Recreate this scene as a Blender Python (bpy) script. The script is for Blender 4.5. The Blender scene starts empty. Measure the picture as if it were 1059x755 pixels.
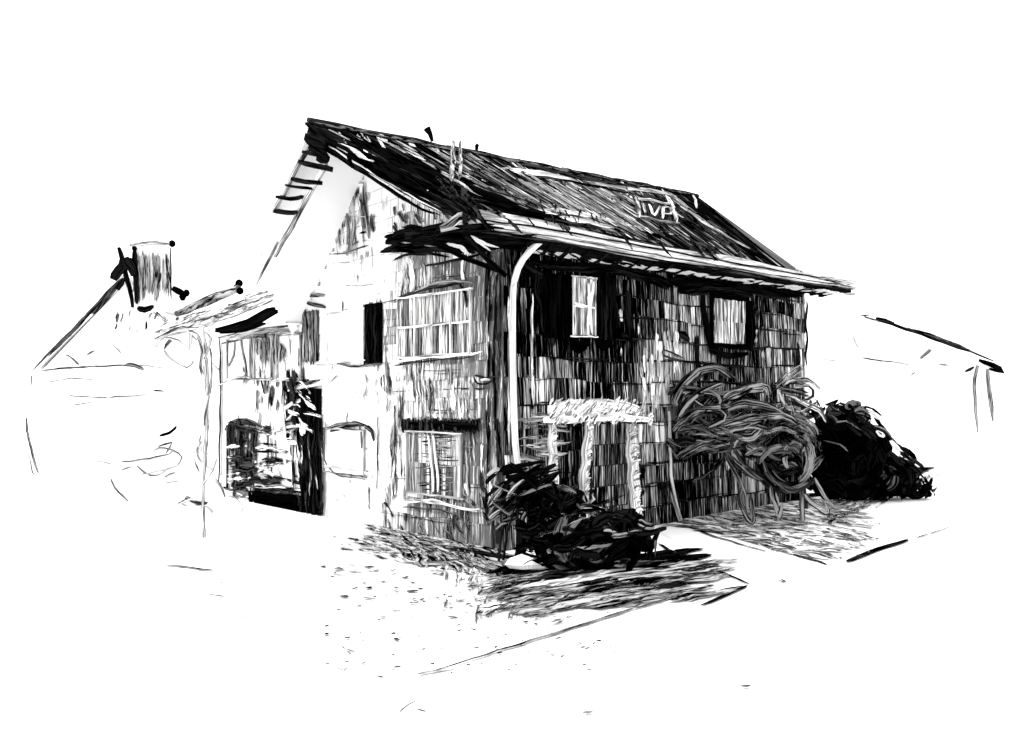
import bpy, math, random
from mathutils import Vector as V
random.seed(11)
R=random.random
def U(a,b): return a+(b-a)*random.random()
scn=bpy.context.scene
col=scn.collection
FPX=900.0; CX=529.5; HY=405.0; EYE=2.95
CAM=V((0,0,EYE))

# ---------------------------------------------------------------- materials
def ink_material(name,cut):
    m=bpy.data.materials.new(name); m.use_nodes=True
    nt=m.node_tree; nt.nodes.clear(); N=nt.nodes.new; L=nt.links.new
    out=N('ShaderNodeOutputMaterial')
    at=N('ShaderNodeAttribute'); at.attribute_name='ink'
    sp=N('ShaderNodeSeparateColor'); L(at.outputs['Color'],sp.inputs[0])
    uv=N('ShaderNodeUVMap'); uv.uv_map='metres'
    sx=N('ShaderNodeSeparateXYZ'); L(uv.outputs[0],sx.inputs[0])
    def math_(op,a,b=None,c=None,clamp=False):
        n=N('ShaderNodeMath'); n.operation=op; n.use_clamp=clamp
        for i,x in enumerate((a,b,c)):
            if x is None: continue
            if isinstance(x,(int,float)): n.inputs[i].default_value=x
            else: L(x,n.inputs[i])
        return n.outputs[0]
    seed=math_('MULTIPLY',at.outputs['Alpha'],97.0)
    # hand wobble of the bristles
    cw=N('ShaderNodeCombineXYZ'); L(sx.outputs[0],cw.inputs[0]); L(sx.outputs[1],cw.inputs[1]); L(seed,cw.inputs[2])
    wn=N('ShaderNodeTexNoise'); wn.inputs['Scale'].default_value=2.2; wn.inputs['Detail'].default_value=1; L(cw.outputs[0],wn.inputs['Vector'])
    wob=math_('MULTIPLY_ADD',wn.outputs[0],0.09,-0.045)
    ux=math_('ADD',sx.outputs[0],wob)
    def bristle(k,kv,off,detail):
        c=N('ShaderNodeCombineXYZ')
        L(math_('MULTIPLY',ux,k),c.inputs[0]); L(math_('MULTIPLY',sx.outputs[1],kv),c.inputs[1])
        L(math_('ADD',seed,off),c.inputs[2])
        n=N('ShaderNodeTexNoise'); n.inputs['Scale'].default_value=1; n.inputs['Detail'].default_value=detail
        n.inputs['Roughness'].default_value=0.65
        L(c.outputs[0],n.inputs['Vector']); return n.outputs[0]
    b=bristle(20 if cut else 25,0.9,0.0,4)
    if cut: tone=math_('MULTIPLY_ADD',b,8.5,-3.8,clamp=True)
    else: tone=math_('MULTIPLY_ADD',math_('SUBTRACT',b,sp.outputs[2]),5.6,-2.3,clamp=True)
    diff=math_('SUBTRACT',sp.outputs[1],sp.outputs[0])
    val=math_('POWER',math_('MULTIPLY_ADD',tone,diff,sp.outputs[0]),1.45)
    cc=N('ShaderNodeCombineColor')
    for i in range(3): L(val,cc.inputs[i])
    bs=N('ShaderNodeBsdfDiffuse'); L(cc.outputs[0],bs.inputs['Color'])
    if cut:
        un=N('ShaderNodeUVMap'); un.uv_map='across'
        s2=N('ShaderNodeSeparateXYZ'); L(un.outputs[0],s2.inputs[0])
        eu=math_('ABSOLUTE',math_('MULTIPLY_ADD',s2.outputs[0],2.0,-1.0))
        ev=math_('ABSOLUTE',math_('MULTIPLY_ADD',s2.outputs[1],2.0,-1.0))
        fu=math_('MULTIPLY',math_('POWER',eu,5.0),0.16)
        fv=math_('MULTIPLY',math_('POWER',ev,7.0),0.26)
        thr=math_('ADD',math_('ADD',fu,fv),math_('MULTIPLY_ADD',sp.outputs[2],0.42,0.22))
        g=bristle(22,0.8,31.7,4)
        g2=N('ShaderNodeTexNoise'); g2.inputs['Scale'].default_value=3.0; g2.inputs['Detail'].default_value=4; L(cw.outputs[0],g2.inputs['Vector'])
        gg=math_('ADD',math_('MULTIPLY',g,0.72),math_('MULTIPLY',g2.outputs[0],0.28))
        al=math_('MULTIPLY',math_('SUBTRACT',gg,thr),16.0,clamp=True)
        tr=N('ShaderNodeBsdfTransparent'); mx=N('ShaderNodeMixShader')
        L(al,mx.inputs[0]); L(tr.outputs[0],mx.inputs[1]); L(bs.outputs[0],mx.inputs[2]); L(mx.outputs[0],out.inputs[0])
    else:
        L(bs.outputs[0],out.inputs[0])
    return m
M_SOLID=ink_material('brushed_ink',False)
M_DRY=ink_material('dry_brushed_ink',True)
WHITE=(.93,.93)

# ---------------------------------------------------------------- mesh builder
class MB:
    def __init__(s): s.v=[]; s.f=[]; s.uv=[]; s.nr=[]; s.ink=[]; s.mi=[]
    def face(s,pts,uv,nr,ink,mi):
        b=len(s.v); s.v+= [tuple(p) for p in pts]; s.f.append(tuple(range(b,b+len(pts))))
        s.uv+=uv; s.nr+=nr; s.ink+=[ink]*len(pts); s.mi.append(mi)
    def quad(s,a,b,c,d,c0=.93,c1=.93,seed=None,bias=0):
        # a->b across, b->c along the bristles
        a,b,c,d=V(a),V(b),V(c),V(d); w=(b-a).length; l=(c-b).length
        sd=R() if seed is None else seed
        s.face((a,b,c,d),[(0,0),(w,0),(w,l),(0,l)],[(0,0),(1,0),(1,1),(0,1)],(c0,c1,bias,sd),0)
    def poly(s,pts,c0=.93,c1=.93,ax=None,ay=None):
        pts=[V(p) for p in pts]; sd=R()
        ax=ax or (pts[1]-pts[0]).normalized(); ay=ay or V((0,0,1))
        uv=[(p.dot(ax),p.dot(ay)) for p in pts]
        s.face(pts,uv,[(.5,.5)]*len(pts),(c0,c1,0,sd),0)
    def box(s,o,ax,ay,az,c0=.93,c1=.93):
        """o corner; ax,ay,az edge vectors; bristles run along the longest edge"""
        E=sorted([V(ax),V(ay),V(az)],key=lambda e:e.length); e0,e1,e2=E; o=V(o)
        for base,sd in ((o,1),(o+e1,-1)): s.quad(base,base+e0,base+e0+e2,base+e2,c0,c1)
        for base in (o,o+e0): s.quad(base,base+e1,base+e1+e2,base+e2,c0,c1)
        for base in (o,o+e2): s.quad(base,base+e0,base+e0+e1,base+e1,c0,c1)
    def sweep(s,pts,nors,ws,c0,c1,dry,th=0.0,seed=None,uvw=None):
        """ribbon (th=0) or solid flat bar through 3-D points"""
        n=len(pts); sd=R() if seed is None else seed; L=[0]
        for i in range(1,n): L.append(L[-1]+(pts[i]-pts[i-1]).length)
        tot=L[-1] or 1; rows=[]
        for i in range(n):
            t=(pts[min(i+1,n-1)]-pts[max(i-1,0)])
            if t.length<1e-6: t=V((0,0,1))
            side=t.normalized().cross(nors[i]).normalized()*ws[i]*.5
            rows.append((pts[i]-side,pts[i]+side,nors[i]))
        wm=uvw or max(ws)
        if th>0: dry=0
        for i in range(n-1):
            a,b,na=rows[i]; d,c,nb=rows[i+1]
            uv=[(0,L[i]),(wm,L[i]),(wm,L[i+1]),(0,L[i+1])]
            nr=[(0,L[i]/tot),(1,L[i]/tot),(1,L[i+1]/tot),(0,L[i+1]/tot)]
            ink=(c0,c1,dry,sd)
            if th<=0: s.face((a,b,c,d),uv,nr,ink,1)
            else:
                ha=na*th; hb=nb*th
                s.face((a,b,c,d),uv,nr,ink,0)
                s.face((a-ha,b-ha,c-hb,d-hb),uv,nr,ink,0)
                uv2=[(0,L[i]),(th,L[i]),(th,L[i+1]),(0,L[i+1])]
                s.face((a-ha,a,d,d-hb),uv2,nr,ink,0); s.face((b,b-ha,c-hb,c),uv2,nr,ink,0)
        if th>0:
            for (a,b,nn) in (rows[0],rows[-1]):
                s.face((a,b,b-nn*th,a-nn*th),[(0,0),(wm,0),(wm,th),(0,th)],[(0,0)]*4,(c0,c1,dry,sd),0)
    def tube(s,pts,rad,c0,c1,k=8):
        n=len(pts); rings=[]; up=V((0.31,0.2,.93)).normalized(); L=[0]; sd=R()
        for i in range(1,n): L.append(L[-1]+(pts[i]-pts[i-1]).length)
        for i in range(n):
            t=(pts[min(i+1,n-1)]-pts[max(i-1,0)]).normalized()
            x=t.cross(up); x=x.normalized() if x.length>.05 else t.cross(V((1,0,0))).normalized(); y=t.cross(x)
            r=rad[i] if isinstance(rad,(list,tuple)) else rad
            rings.append([pts[i]+(x*math.cos(j*math.tau/k)+y*math.sin(j*math.tau/k))*r for j in range(k)])
        for i in range(n-1):
            for j in range(k):
                j2=(j+1)%k; u0,u1=j*.05,(j+1)*.05
                s.face((rings[i][j],rings[i][j2],rings[i+1][j2],rings[i+1][j]),[(u0,L[i]),(u1,L[i]),(u1,L[i+1]),(u0,L[i+1])],[(.5,.5)]*4,(c0,c1,0,sd),0)
        for rg in (rings[0],rings[-1]):
            s.face(rg,[(0,0)]*k,[(.5,.5)]*k,(c0,c1,0,sd),0)
    def build(s,name,parent=None,loc=None):
        me=bpy.data.meshes.new(name)
        o=V(loc) if loc else V((0,0,0))
        vs=s.v if not loc else [(p[0]-o.x,p[1]-o.y,p[2]-o.z) for p in s.v]
        me.from_pydata(vs,[],s.f)
        me.materials.append(M_SOLID); me.materials.append(M_DRY)
        me.polygons.foreach_set('material_index',s.mi)
        u=me.uv_layers.new(name='metres'); u.data.foreach_set('uv',[x for p in s.uv for x in p])
        u2=me.uv_layers.new(name='across'); u2.data.foreach_set('uv',[x for p in s.nr for x in p])
        ca=me.color_attributes.new('ink','FLOAT_COLOR','CORNER'); ca.data.foreach_set('color',[x for p in s.ink for x in p])
        me.update()
        ob=bpy.data.objects.new(name,me); col.objects.link(ob)
        if loc: ob.location=o
        if parent:
            ob.parent=parent
            # children are modelled in world metres: cancel the parent chain's offset
            ob.matrix_parent_inverse=parent_world(parent).inverted()
        return ob
from mathutils import Matrix
def parent_world(p):
    m=Matrix.Translation(p.location)
    q=p
    if q.parent is not None: return parent_world(q.parent)@q.matrix_parent_inverse@m
    return m
def thing(name,label,cat,loc,group=None):
    e=bpy.data.objects.new(name,None); e.empty_display_size=.3; col.objects.link(e); e.location=loc
    tag(e,label,cat,group); return e
def tag(o,label,cat,group=None):
    o['label']=label; o['category']=cat
    if group: o['group']=group
    return o

# ---------------------------------------------------------------- surfaces of the place
def ray(px,py): return V(((px-CX)/FPX,1.0,(HY-py)/FPX))
def proj(p): return (CX+FPX*p.x/p.y, HY-FPX*(p.z-EYE)/p.y)
class Plane:
    def __init__(s,p,n,along=None): s.p=V(p); s.n=V(n).normalized(); s.along=along
    def hit(s,px,py):
        d=ray(px,py); k=(s.p-CAM).dot(s.n)/d.dot(s.n); return CAM+d*k, s.n
    def a(s,px,py=400): return (s.hit(px,py)[0]-s.p).dot(s.along)
    def z(s,px,py): return s.hit(px,py)[0].z
    def pt(s,a,z,o=0): return s.p+s.along*a+V((0,0,z-s.p.z))+s.n*o
class Tris:
    def __init__(s,quad):
        a,b,c,d=[V(q) for q in quad]; s.q=(a,b,c,d); s.t=[]
        for tri in ((a,b,c),(a,c,d)):
            n=(tri[1]-tri[0]).cross(tri[2]-tri[0]).normalized()
            if n.dot(CAM-tri[0])<0: n=-n
            s.t.append((tri,n))
        s.n=(s.t[0][1]+s.t[1][1]).normalized()
    def hit(s,px,py):
        d=ray(px,py); best=None
        for tri,n in s.t:
            k=(tri[0]-CAM).dot(n)/d.dot(n); p=CAM+d*k
            m=0
            for i in range(3):
                e=tri[(i+1)%3]-tri[i]; cr=e.cross(p-tri[i]).dot((tri[1]-tri[0]).cross(tri[2]-tri[0]).normalized())
                m=min(m,cr/e.length)
            if best is None or m>best[0]: best=(m,p,n)
        return best[1],best[2]
    def at(s,u,v,o=0): # u along b-a , v along d-a
        a,b,c,d=s.q; return a*(1-u)*(1-v)+b*u*(1-v)+c*u*v+d*(1-u)*v+s.n*o
class Ellip:
    def __init__(s,c,r): s.c=V(c); s.r=V(r)
    def hit(s,px,py):
        d=ray(px,py); o=CAM-s.c
        D=V((d.x/s.r.x,d.y/s.r.y,d.z/s.r.z)); O=V((o.x/s.r.x,o.y/s.r.y,o.z/s.r.z))
        A=D.dot(D); B=2*D.dot(O); C=O.dot(O)-1; q=B*B-4*A*C
        k=(-B-math.sqrt(q))/(2*A) if q>0 else (-B)/(2*A)
        p=CAM+d*k; n=V(((p.x-s.c.x)/s.r.x**2,(p.y-s.c.y)/s.r.y**2,(p.z-s.c.z)/s.r.z**2)).normalized()
        n=(n+V((0,-1,0))*.9).normalized()
        return p,n
def spline(pts,step=7):
    if len(pts)==2: 
        n=max(2,int(math.dist(pts[0],pts[1])/step)); return [(pts[0][0]+(pts[1][0]-pts[0][0])*i/n,pts[0][1]+(pts[1][1]-pts[0][1])*i/n) for i in range(n+1)]
    P=[pts[0]]+list(pts)+[pts[-1]]; out=[]
    for i in range(1,len(P)-2):
        p0,p1,p2,p3=P[i-1],P[i],P[i+1],P[i+2]; n=max(2,int(math.dist(p1,p2)/step))
        for j in range(n):
            t=j/n
            out.append(tuple(.5*((2*p1[k])+(-p0[k]+p2[k])*t+(2*p0[k]-5*p1[k]+4*p2[k]-p3[k])*t*t+(-p0[k]+3*p1[k]-3*p2[k]+p3[k])*t**3) for k in (0,1)))
    out.append(tuple(pts[-1])); return out
def S(mb,surf,pts,w=4,c0=0.0,c1=.05,dry=.1,layer=0,taper=(.6,.5),th=0,jit=.4,step=7,lift=None):
    """a hand-pulled mark lying on a surface of the place; w in photo pixels at that distance"""
    pp=spline(pts,step); n=len(pp); P=[];Nn=[];W=[]
    off=(.012+layer*.009+R()*.007) if lift is None else lift
    sd=R()*9
    for i,(x,y) in enumerate(pp):
        x+=jit*math.sin(i*1.3+sd); y+=jit*math.cos(i*1.7+sd)
        p,nn=surf.hit(x,y)
        P.append(p+nn*(off+th+.004*i/n)); Nn.append(nn)
        t=i/max(1,n-1); f=1.0
        if t<.2: f=taper[0]+(1-taper[0])*t/.2
        if t>.7: f=taper[1]+(1-taper[1])*(1-t)/.3
        W.append(w*p.y/FPX*f*(1+.08*math.sin(i*.9+sd)))
    if th<=0:
        ks=[]
        for i in range(n):
            t=P[min(i+1,n-1)]-P[max(i-1,0)]
            if t.length<1e-6: ks.append(1); continue
            sd_=t.normalized().cross(Nn[i]).normalized()*.02
            a,b=proj(P[i]),proj(P[i]+sd_); tx,ty=proj(P[i]+t.normalized()*.02)
            tx-=a[0];ty-=a[1]; l=math.hypot(tx,ty) or 1; e=abs((b[0]-a[0])*ty-(b[1]-a[1])*tx)/l
            ks.append(min(5.5,max(1,(.02*FPX/P[i].y)/max(e,1e-4))))
        k=sum(ks)/n; uw=max(W); W=[x*k for x in W]
        mb.sweep(P,Nn,W,c0,c1,dry,th,uvw=uw)
    else: mb.sweep(P,Nn,W,c0,c1,dry,th)
def scatter(mb,surf,x0,y0,x1,y1,n,ang,ln,w,c0,c1,dry,layer=0,spread=12,curve=0.0,inside=None):
    for _ in range(n):
        x,y=U(x0,x1),U(y0,y1)
        if inside and not inside(x,y): continue
        a=math.radians(ang+U(-spread,spread)); l=U(*ln)*.5; cu=U(-curve,curve)*l
        dx,dy=math.cos(a)*l,math.sin(a)*l
        S(mb,surf,[(x-dx,y-dy),(x-dy*cu/l if l else x,y+dx*cu/l),(x+dx,y+dy)],U(*w),c0,c1*U(.5,1.2),dry+U(-.12,.12),layer,step=9)

s47,c47=math.sin(math.radians(47)),math.cos(math.radians(47))
d1=V((s47,c47,0)); d2=V((-c47,s47,0)); n1=-d2; ng=-d1; UP=V((0,0,1))
P0=V((-.16,16.1,0))
G=Plane(P0,ng,d2)      # gable wall and annex front
SD=Plane(P0,n1,d1)     # long side wall
GR=Plane((0,0,0),(0,0,1))
def at(t1,t2,z,o=0): # t1 along side wall, t2 along gable, o outwards from side wall
    return P0+d1*t1+d2*(t2-o)+UP*z

# =================================================================== HOUSE
house=thing('shingled_house','two-storey shingled house with a dark streaked roof, pale gutter and black-shuttered windows','house',P0)
LEN=11.1; GW=7.2
def gz(t2): # underside of the roof over the gable wall
    return 6.35+ (8.42-6.35)*t2/4.08 if t2<4.08 else 8.42-(t2-4.08)*1.136
def shingles(mb,F,length,topf,ch,tonef,wr=(.1,.3),line=True):
    z=0.0; k=0
    amp=U(.02,.05)
    while z<9:
        h=ch*U(.85,1.15); a=-U(0,.1)*0
        while a<length:
            w=U(*wr); b=min(a+w,length)
            zt=topf((a+b)/2)
            if z<zt:
                wob=lambda x: amp*math.sin(x*1.1+k)+.02*math.sin(x*3.7+k*2)
                z0=max(0,z+wob(a)); z0b=max(0,z+wob(b)); z1=min(z+h+wob(a)+.05,zt); z1b=min(z+h+wob(b)+.05,zt)
                if z1>z0+.02 and z1b>z0b+.02:
                    px,py=proj(F.pt((a+b)/2,(z0+z1)/2))
                    c0,c1,bi=tonef(px,py)
                    o=U(.012,.03)
                    A,B=F.pt(a,z0,o),F.pt(b-.006,z0b,o+U(-.004,.004)); C,D=F.pt(b-.006,z1b,.003),F.pt(a,z1,.003)
                    mb.quad(A,B,C,D,c0,c1,bias=bi)
                    mb.quad(F.pt(a,z0,.001),F.pt(b-.006,z0b,.001),B,A,0,.02)
            a=b
        z+=h; k+=1

# ---- gable wall
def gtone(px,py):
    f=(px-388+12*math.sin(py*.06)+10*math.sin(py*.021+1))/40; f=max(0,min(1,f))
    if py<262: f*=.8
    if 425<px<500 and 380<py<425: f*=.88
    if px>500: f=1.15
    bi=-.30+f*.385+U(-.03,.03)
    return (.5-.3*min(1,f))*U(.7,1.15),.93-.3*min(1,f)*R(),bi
gw=MB()
core=[G.pt(0,0),G.pt(GW,0),G.pt(GW,gz(GW)),G.pt(4.08,8.42),G.pt(0,6.35)]
gw.poly(core,.25,.5,ax=d2)
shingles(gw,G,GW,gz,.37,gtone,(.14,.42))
# irregular course lines and scuffs
for yy in range(278,560,21):
    for _ in range(3):
        x0=U(385,470); l=U(25,70)
        x1=min(518,x0+l); p=G.z(521,yy+U(-3,3))
        def yat(x): 
            a=G.a(x); q=G.pt(a,p); return proj(q)[1]
        if p<.1: continue
        S(gw,G,[(x0,yat(x0)),((x0+x1)/2,yat((x0+x1)/2)+U(-1.5,1.5)),(x1,yat(x1))],U(.8,1.4),0,.3,U(.3,.6),2)
inside_g=lambda x,y: x>300 and x<521
scatter(gw,G,397,262,518,560,90,90,(20,70),(5,14),.05,.7,.62,2,3,.05)
scatter(gw,G,395,262,518,540,22,90,(15,50),(3,8),.85,.93,.6,3,3,.05)
scatter(gw,G,505,262,520,560,26,90,(20,80),(1.5,4),0,.1,.3,3,2,.05)
scatter(gw,G,345,200,400,290,9,88,(25,60),(2,6),.1,.8,.66,2,5,.1)
scatter(gw,G,350,320,392,372,14,88,(15,45),(1,3.5),.1,.6,.5,2,6,.1)
scatter(gw,G,345,385,392,520,20,90,(12,40),(1,3),.1,.6,.62,2,5,.1)
for pts,w in ([(337,204),(338,235),(344,268)],2.2),([(347,210),(347,250)],2),([(356,205),(361,238),(360,270)],3),([(373,198),(377,215),(379,240)],5),([(386,220),(388,242)],6),([(362,255),(375,250)],1.5),([(322,262),(332,263)],2),([(372,242),(382,240)],3):
    S(gw,G,pts,w,.0,.35,.42,3)
for pts,w in (([(352,196),(351,225),(354,262)],3),([(366,188),(367,220),(366,262)],3),([(378,186),(380,215),(384,250)],4),([(352,196),(366,190),(380,190)],2.5),([(354,262),(368,258),(384,254)],2.5),([(335,262),(352,263),(372,261)],2)):
    S(gw,G,pts,w,.05,.6,.42,4)
# the shadowed black mass under the eave return, brushed on the wall
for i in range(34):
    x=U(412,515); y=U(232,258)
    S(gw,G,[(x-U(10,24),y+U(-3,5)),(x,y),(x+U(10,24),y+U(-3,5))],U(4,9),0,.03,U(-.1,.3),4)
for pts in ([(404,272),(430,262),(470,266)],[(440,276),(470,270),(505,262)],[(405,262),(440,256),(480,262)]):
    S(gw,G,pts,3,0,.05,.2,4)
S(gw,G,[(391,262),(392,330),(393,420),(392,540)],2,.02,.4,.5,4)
scatter(gw,G,405,205,470,240,30,60,(6,18),(1.5,4),0,.3,.4,3,20,.1)
scatter(gw,G,345,195,385,215,10,80,(6,18),(1,2.5),0,.4,.5,3,20,.1)
scatter(gw,G,350,185,402,262,16,87,(30,70),(7,16),.1,.8,.74,3,3,.05)
scatter(gw,G,345,385,395,525,18,88,(24,60),(7,16),.2,.85,.76,3,3,.05)
scatter(gw,G,396,380,500,430,22,88,(24,60),(8,18),.05,.7,.66,3,3,.05)
for yy in range(200,520,24):
    x0=345+U(0,10); S(gw,G,[(x0,yy),(x0+20,yy+U(-1,1)),(x0+U(34,46),yy+U(-2,2))],1.3,.1,.7,U(.4,.6),3)
# bottom-of-wall washes
scatter(gw,G,400,515,520,562,34,70,(10,26),(4,9),0,.4,.62,3,30,.2)
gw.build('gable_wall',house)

# ---- side wall
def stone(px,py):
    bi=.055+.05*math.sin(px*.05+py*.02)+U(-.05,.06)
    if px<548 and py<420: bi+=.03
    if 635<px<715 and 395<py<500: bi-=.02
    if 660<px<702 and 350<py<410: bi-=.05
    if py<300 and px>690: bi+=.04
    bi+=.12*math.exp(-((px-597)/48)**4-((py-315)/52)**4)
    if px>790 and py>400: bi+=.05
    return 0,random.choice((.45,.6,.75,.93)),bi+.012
sw=MB()
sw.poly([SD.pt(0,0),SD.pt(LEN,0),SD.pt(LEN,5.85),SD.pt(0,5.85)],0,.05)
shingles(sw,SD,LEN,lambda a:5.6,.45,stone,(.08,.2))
for kz in range(1,13):
    z=kz*.45
    for _ in range(15):
        a0=U(0,LEN-1.2); a1=min(LEN,a0+U(.8,2.6)); zz=z+.04*math.sin(a0*1.3+kz)
        p=[proj(SD.pt(a0+(a1-a0)*q/3,zz+U(-.02,.02))) for q in range(4)]
        S(sw,SD,p,U(.7,1.4),0,.05,U(.1,.45),3)
scatter(sw,SD,528,275,832,530,45,89,(14,40),(3,8),0,.04,.55,2,2,.05)
scatter(sw,SD,530,300,832,520,22,90,(12,26),(2,6),.4,.93,.6,3,2,.05)
# scraped grey area by the downpipe and mid wall
scatter(sw,SD,540,425,580,480,46,4,(14,34),(1.5,4),.15,.8,.5,4,10,.1)
scatter(sw,SD,660,350,702,420,30,88,(14,34),(2,6),.3,.93,.5,4,6,.1)
# black frieze blotches, painting in the shadow below the eave
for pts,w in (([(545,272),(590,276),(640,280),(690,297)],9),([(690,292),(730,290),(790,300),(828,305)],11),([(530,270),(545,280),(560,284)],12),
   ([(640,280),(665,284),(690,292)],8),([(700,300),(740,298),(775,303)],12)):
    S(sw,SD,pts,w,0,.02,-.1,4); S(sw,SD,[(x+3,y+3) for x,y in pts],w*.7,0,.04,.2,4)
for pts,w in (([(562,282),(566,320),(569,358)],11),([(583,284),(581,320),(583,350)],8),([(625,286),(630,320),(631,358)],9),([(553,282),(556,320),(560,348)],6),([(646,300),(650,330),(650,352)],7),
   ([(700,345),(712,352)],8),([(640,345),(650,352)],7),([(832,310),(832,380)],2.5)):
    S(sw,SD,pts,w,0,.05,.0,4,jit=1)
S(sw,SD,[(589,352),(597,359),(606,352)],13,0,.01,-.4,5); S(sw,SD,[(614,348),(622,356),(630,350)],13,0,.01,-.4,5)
# corner board light edge, window tape mark
S(sw,SD,[(524,300),(525,380),(524,470)],4,.3,.93,.35,5)
S(sw,SD,[(548,290),(548,360),(549,430)],2.5,.4,.93,.45,5)
for pts in ([(683,361),(706,371)],[(683,361),(684,368),(706,373)],[(686,372),(704,374)]): S(sw,SD,pts,1.6,0,.1,.1,5)
# bare vertical cable on the wall beside the shrub
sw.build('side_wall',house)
cb=MB(); S(cb,SD,[(690,425),(691,470),(694,505),(703,538)],3,.5,.93,-.5,th=.03,layer=3)
cb.build('hose',house)

# rear walls
rw=MB()
rw.poly([at(LEN,0,0),at(LEN,GW,0),at(LEN,GW,4.8),at(LEN,4.08,8.4),at(LEN,0,6.2)],.1,.7,ax=d2); rw.build('far_end_wall',house)
rw=MB(); rw.poly([at(0,GW,0),at(LEN,GW,0),at(LEN,GW,4.8),at(0,GW,4.8)],.1,.7,ax=d1); rw.build('rear_wall',house)

# ---- roof: front slope
ea0=at(-1.7,0,5.93,1.02); ea1=at(8.3,0,5.93,1.02); rg0=at(-1.7,4.08,8.5); rg1=at(12.0,4.08,9.05)
RF=Tris([rg0,rg1,ea1,ea0])
rf=MB()
a,b,c,d=RF.q
for off,t in ((0,(a,b,c)),(0,(a,c,d))): rf.poly(t,0,.03,ax=d1,ay=n1)
th=V((0,0,-.16))
for q in ((a,b,c),(a,c,d)): rf.poly([p+th for p in q],0,.05,ax=d1,ay=n1)
for p,q in ((a,d),(d,c),(c,b)): rf.quad(p,p+th,q+th,q,0,.2)
# far slope and hip end
ec0=at(-1.7,6.2,6.09); eb0=at(-.05,7.7,4.43); eb1=at(12.0,7.7,4.43)
rf.poly([a,b,eb1,eb0,ec0],.93,.93,ax=d1,ay=d2); rf.poly([p+th for p in (a,b,eb1,eb0,ec0)],.93,.93,ax=d1,ay=d2)
rf.quad(ec0,ec0+th,eb0+th,eb0,.9,.93)
rf.quad(eb0,eb0+th,eb1+th,eb1,.0,.3)
rf.poly([b,c,at(12.0,0,5.9,0),eb1],0,.3,ax=d2)
# shingle pulls down the slope
def rtone(px,py):
    r=R()
    if px<545 and py> 128+ (px-320)*.42+10: return 0,(.03 if r<.85 else .3)
    if 545<px<655 and 188<py<238: return (U(0,.1),U(.4,.93))
    if px>700: return 0,random.choice((.03,.1,.5))
    return 0,random.choice((.03,.1,.3,.6,.8))
nc=92
for i in range(nc):
    u0=i/nc; u1=(i+1)/nc; v=0; 
    while v<1:
        v1=min(1,v+U(.12,.4)); sh=U(-.003,.003)
        A,B,C,D=RF.at(u0+sh,v),RF.at(u1+sh,v),RF.at(u1+sh,v1),RF.at(u0+sh,v1)
        px,py=proj((A+C)/2); c0,c1=rtone(px,py)
        o=RF.n*U(.015,.03); o2=RF.n*.008
        if u0+sh>0 and u1+sh<1: rf.quad(A+o2,B+o2,C+o,D+o,c0,c1,bias=.05+U(-.05,.05))
        v=v1
def inroof(x,y):
    top=128+(x-320)*.184
    if x<470: bot=140+(x-320)*.56
    else: bot=222+(x-480)*.173
    if x>712: top=200+(x-712)*.72
    return top+4<y<bot-3 and 325<x<795
scatter(rf,RF,325,130,800,268,150,50,(16,44),(1.2,4),0,.05,.3,2,8,.15,lambda x,y: inroof(x,y-12))
scatter(rf,RF,330,130,520,200,60,48,(20,50),(1,3),.4,.93,.5,3,8,.4,inroof)
scatter(rf,RF,480,150,720,210,70,62,(14,36),(1,2.5),.5,.93,.45,3,8,.3,inroof)
# the big black wash and highlights
for pts,w in (([(388,150),(430,178),(470,205),(505,218)],20),([(395,148),(440,172),(490,200),(540,218)],14),([(372,165),(410,190),(450,212)],12),
    ([(480,212),(540,222),(600,232)],9),([(600,228),(650,240),(690,246)],6),([(420,170),(460,190),(510,212)],18),([(350,150),(390,172),(430,196)],12),([(440,178),(490,200),(530,214)],12)):
    S(rf,RF,pts,w,0,.015,-.2,4,taper=(.8,.5))
for pts,w,c,dr in (([(345,150),(362,156),(375,168),(388,170)],3,.9,.35),([(385,143),(430,165),(470,190),(500,210)],3,.7,.5),([(490,183),(520,180),(560,182),(600,190)],6,.7,.3),
    ([(496,190),(540,189),(590,193)],3,.6,.35),([(470,176),(475,186),(492,180),(500,186)],3,.8,.4),([(600,190),(650,196),(700,204)],5,.5,.4),([(540,196),(600,204),(640,212),(655,224)],3,.8,.3),
    ([(560,205),(600,214),(645,222)],4,.8,.4),([(556,222),(590,222),(625,230)],5,.85,.4),([(575,228),(605,232),(640,240)],5,.85,.4),([(640,234),(670,238),(700,246)],4,.85,.4),([(600,222),(640,232)],6,.93,.2),
    ([(560,200),(580,206),(590,214)],5,.93,.4),([(700,212),(740,240),(782,264)],3,.6,.4)):
    S(rf,RF,pts,w,c*.45,c,dr,5,step=6)
for pts,w in (([(500,188),(560,186),(620,196),(690,210)],2),([(545,200),(600,212),(650,222)],1.6),([(583,190),(582,210)],2),([(632,205),(630,224)],2),([(535,172),(560,176),(600,186),(660,196)],3),([(560,230),(600,236),(640,246)],2.4)):
    S(rf,RF,pts,w,0,.08,.05,6)
inroof2=lambda x,y: inroof(x,y-16) and inroof(x,y+6)
scatter(rf,RF,560,198,655,232,40,75,(6,18),(1,2.2),0,.1,.4,6,20,.3)
scatter(rf,RF,480,160,720,240,34,28,(40,110),(6,14),0,.3,.5,4,8,.3,inroof2)
scatter(rf,RF,470,150,740,240,40,52,(30,70),(6,14),0,.12,.45,4,8,.3,inroof2)
scatter(rf,RF,700,205,790,262,22,42,(30,60),(4,10),0,.1,.4,4,6,.1,inroof2)
# ragged ridge line
for x in range(322,712,13):
    y=129+(x-320)*.184; S(rf,RF,[(x,y+1),(x+8,y+1.5+U(-1,2)),(x+17,y+4)],U(1.5,4),0,.2,.25,6)
rfo=rf.build('roof',house)
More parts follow.
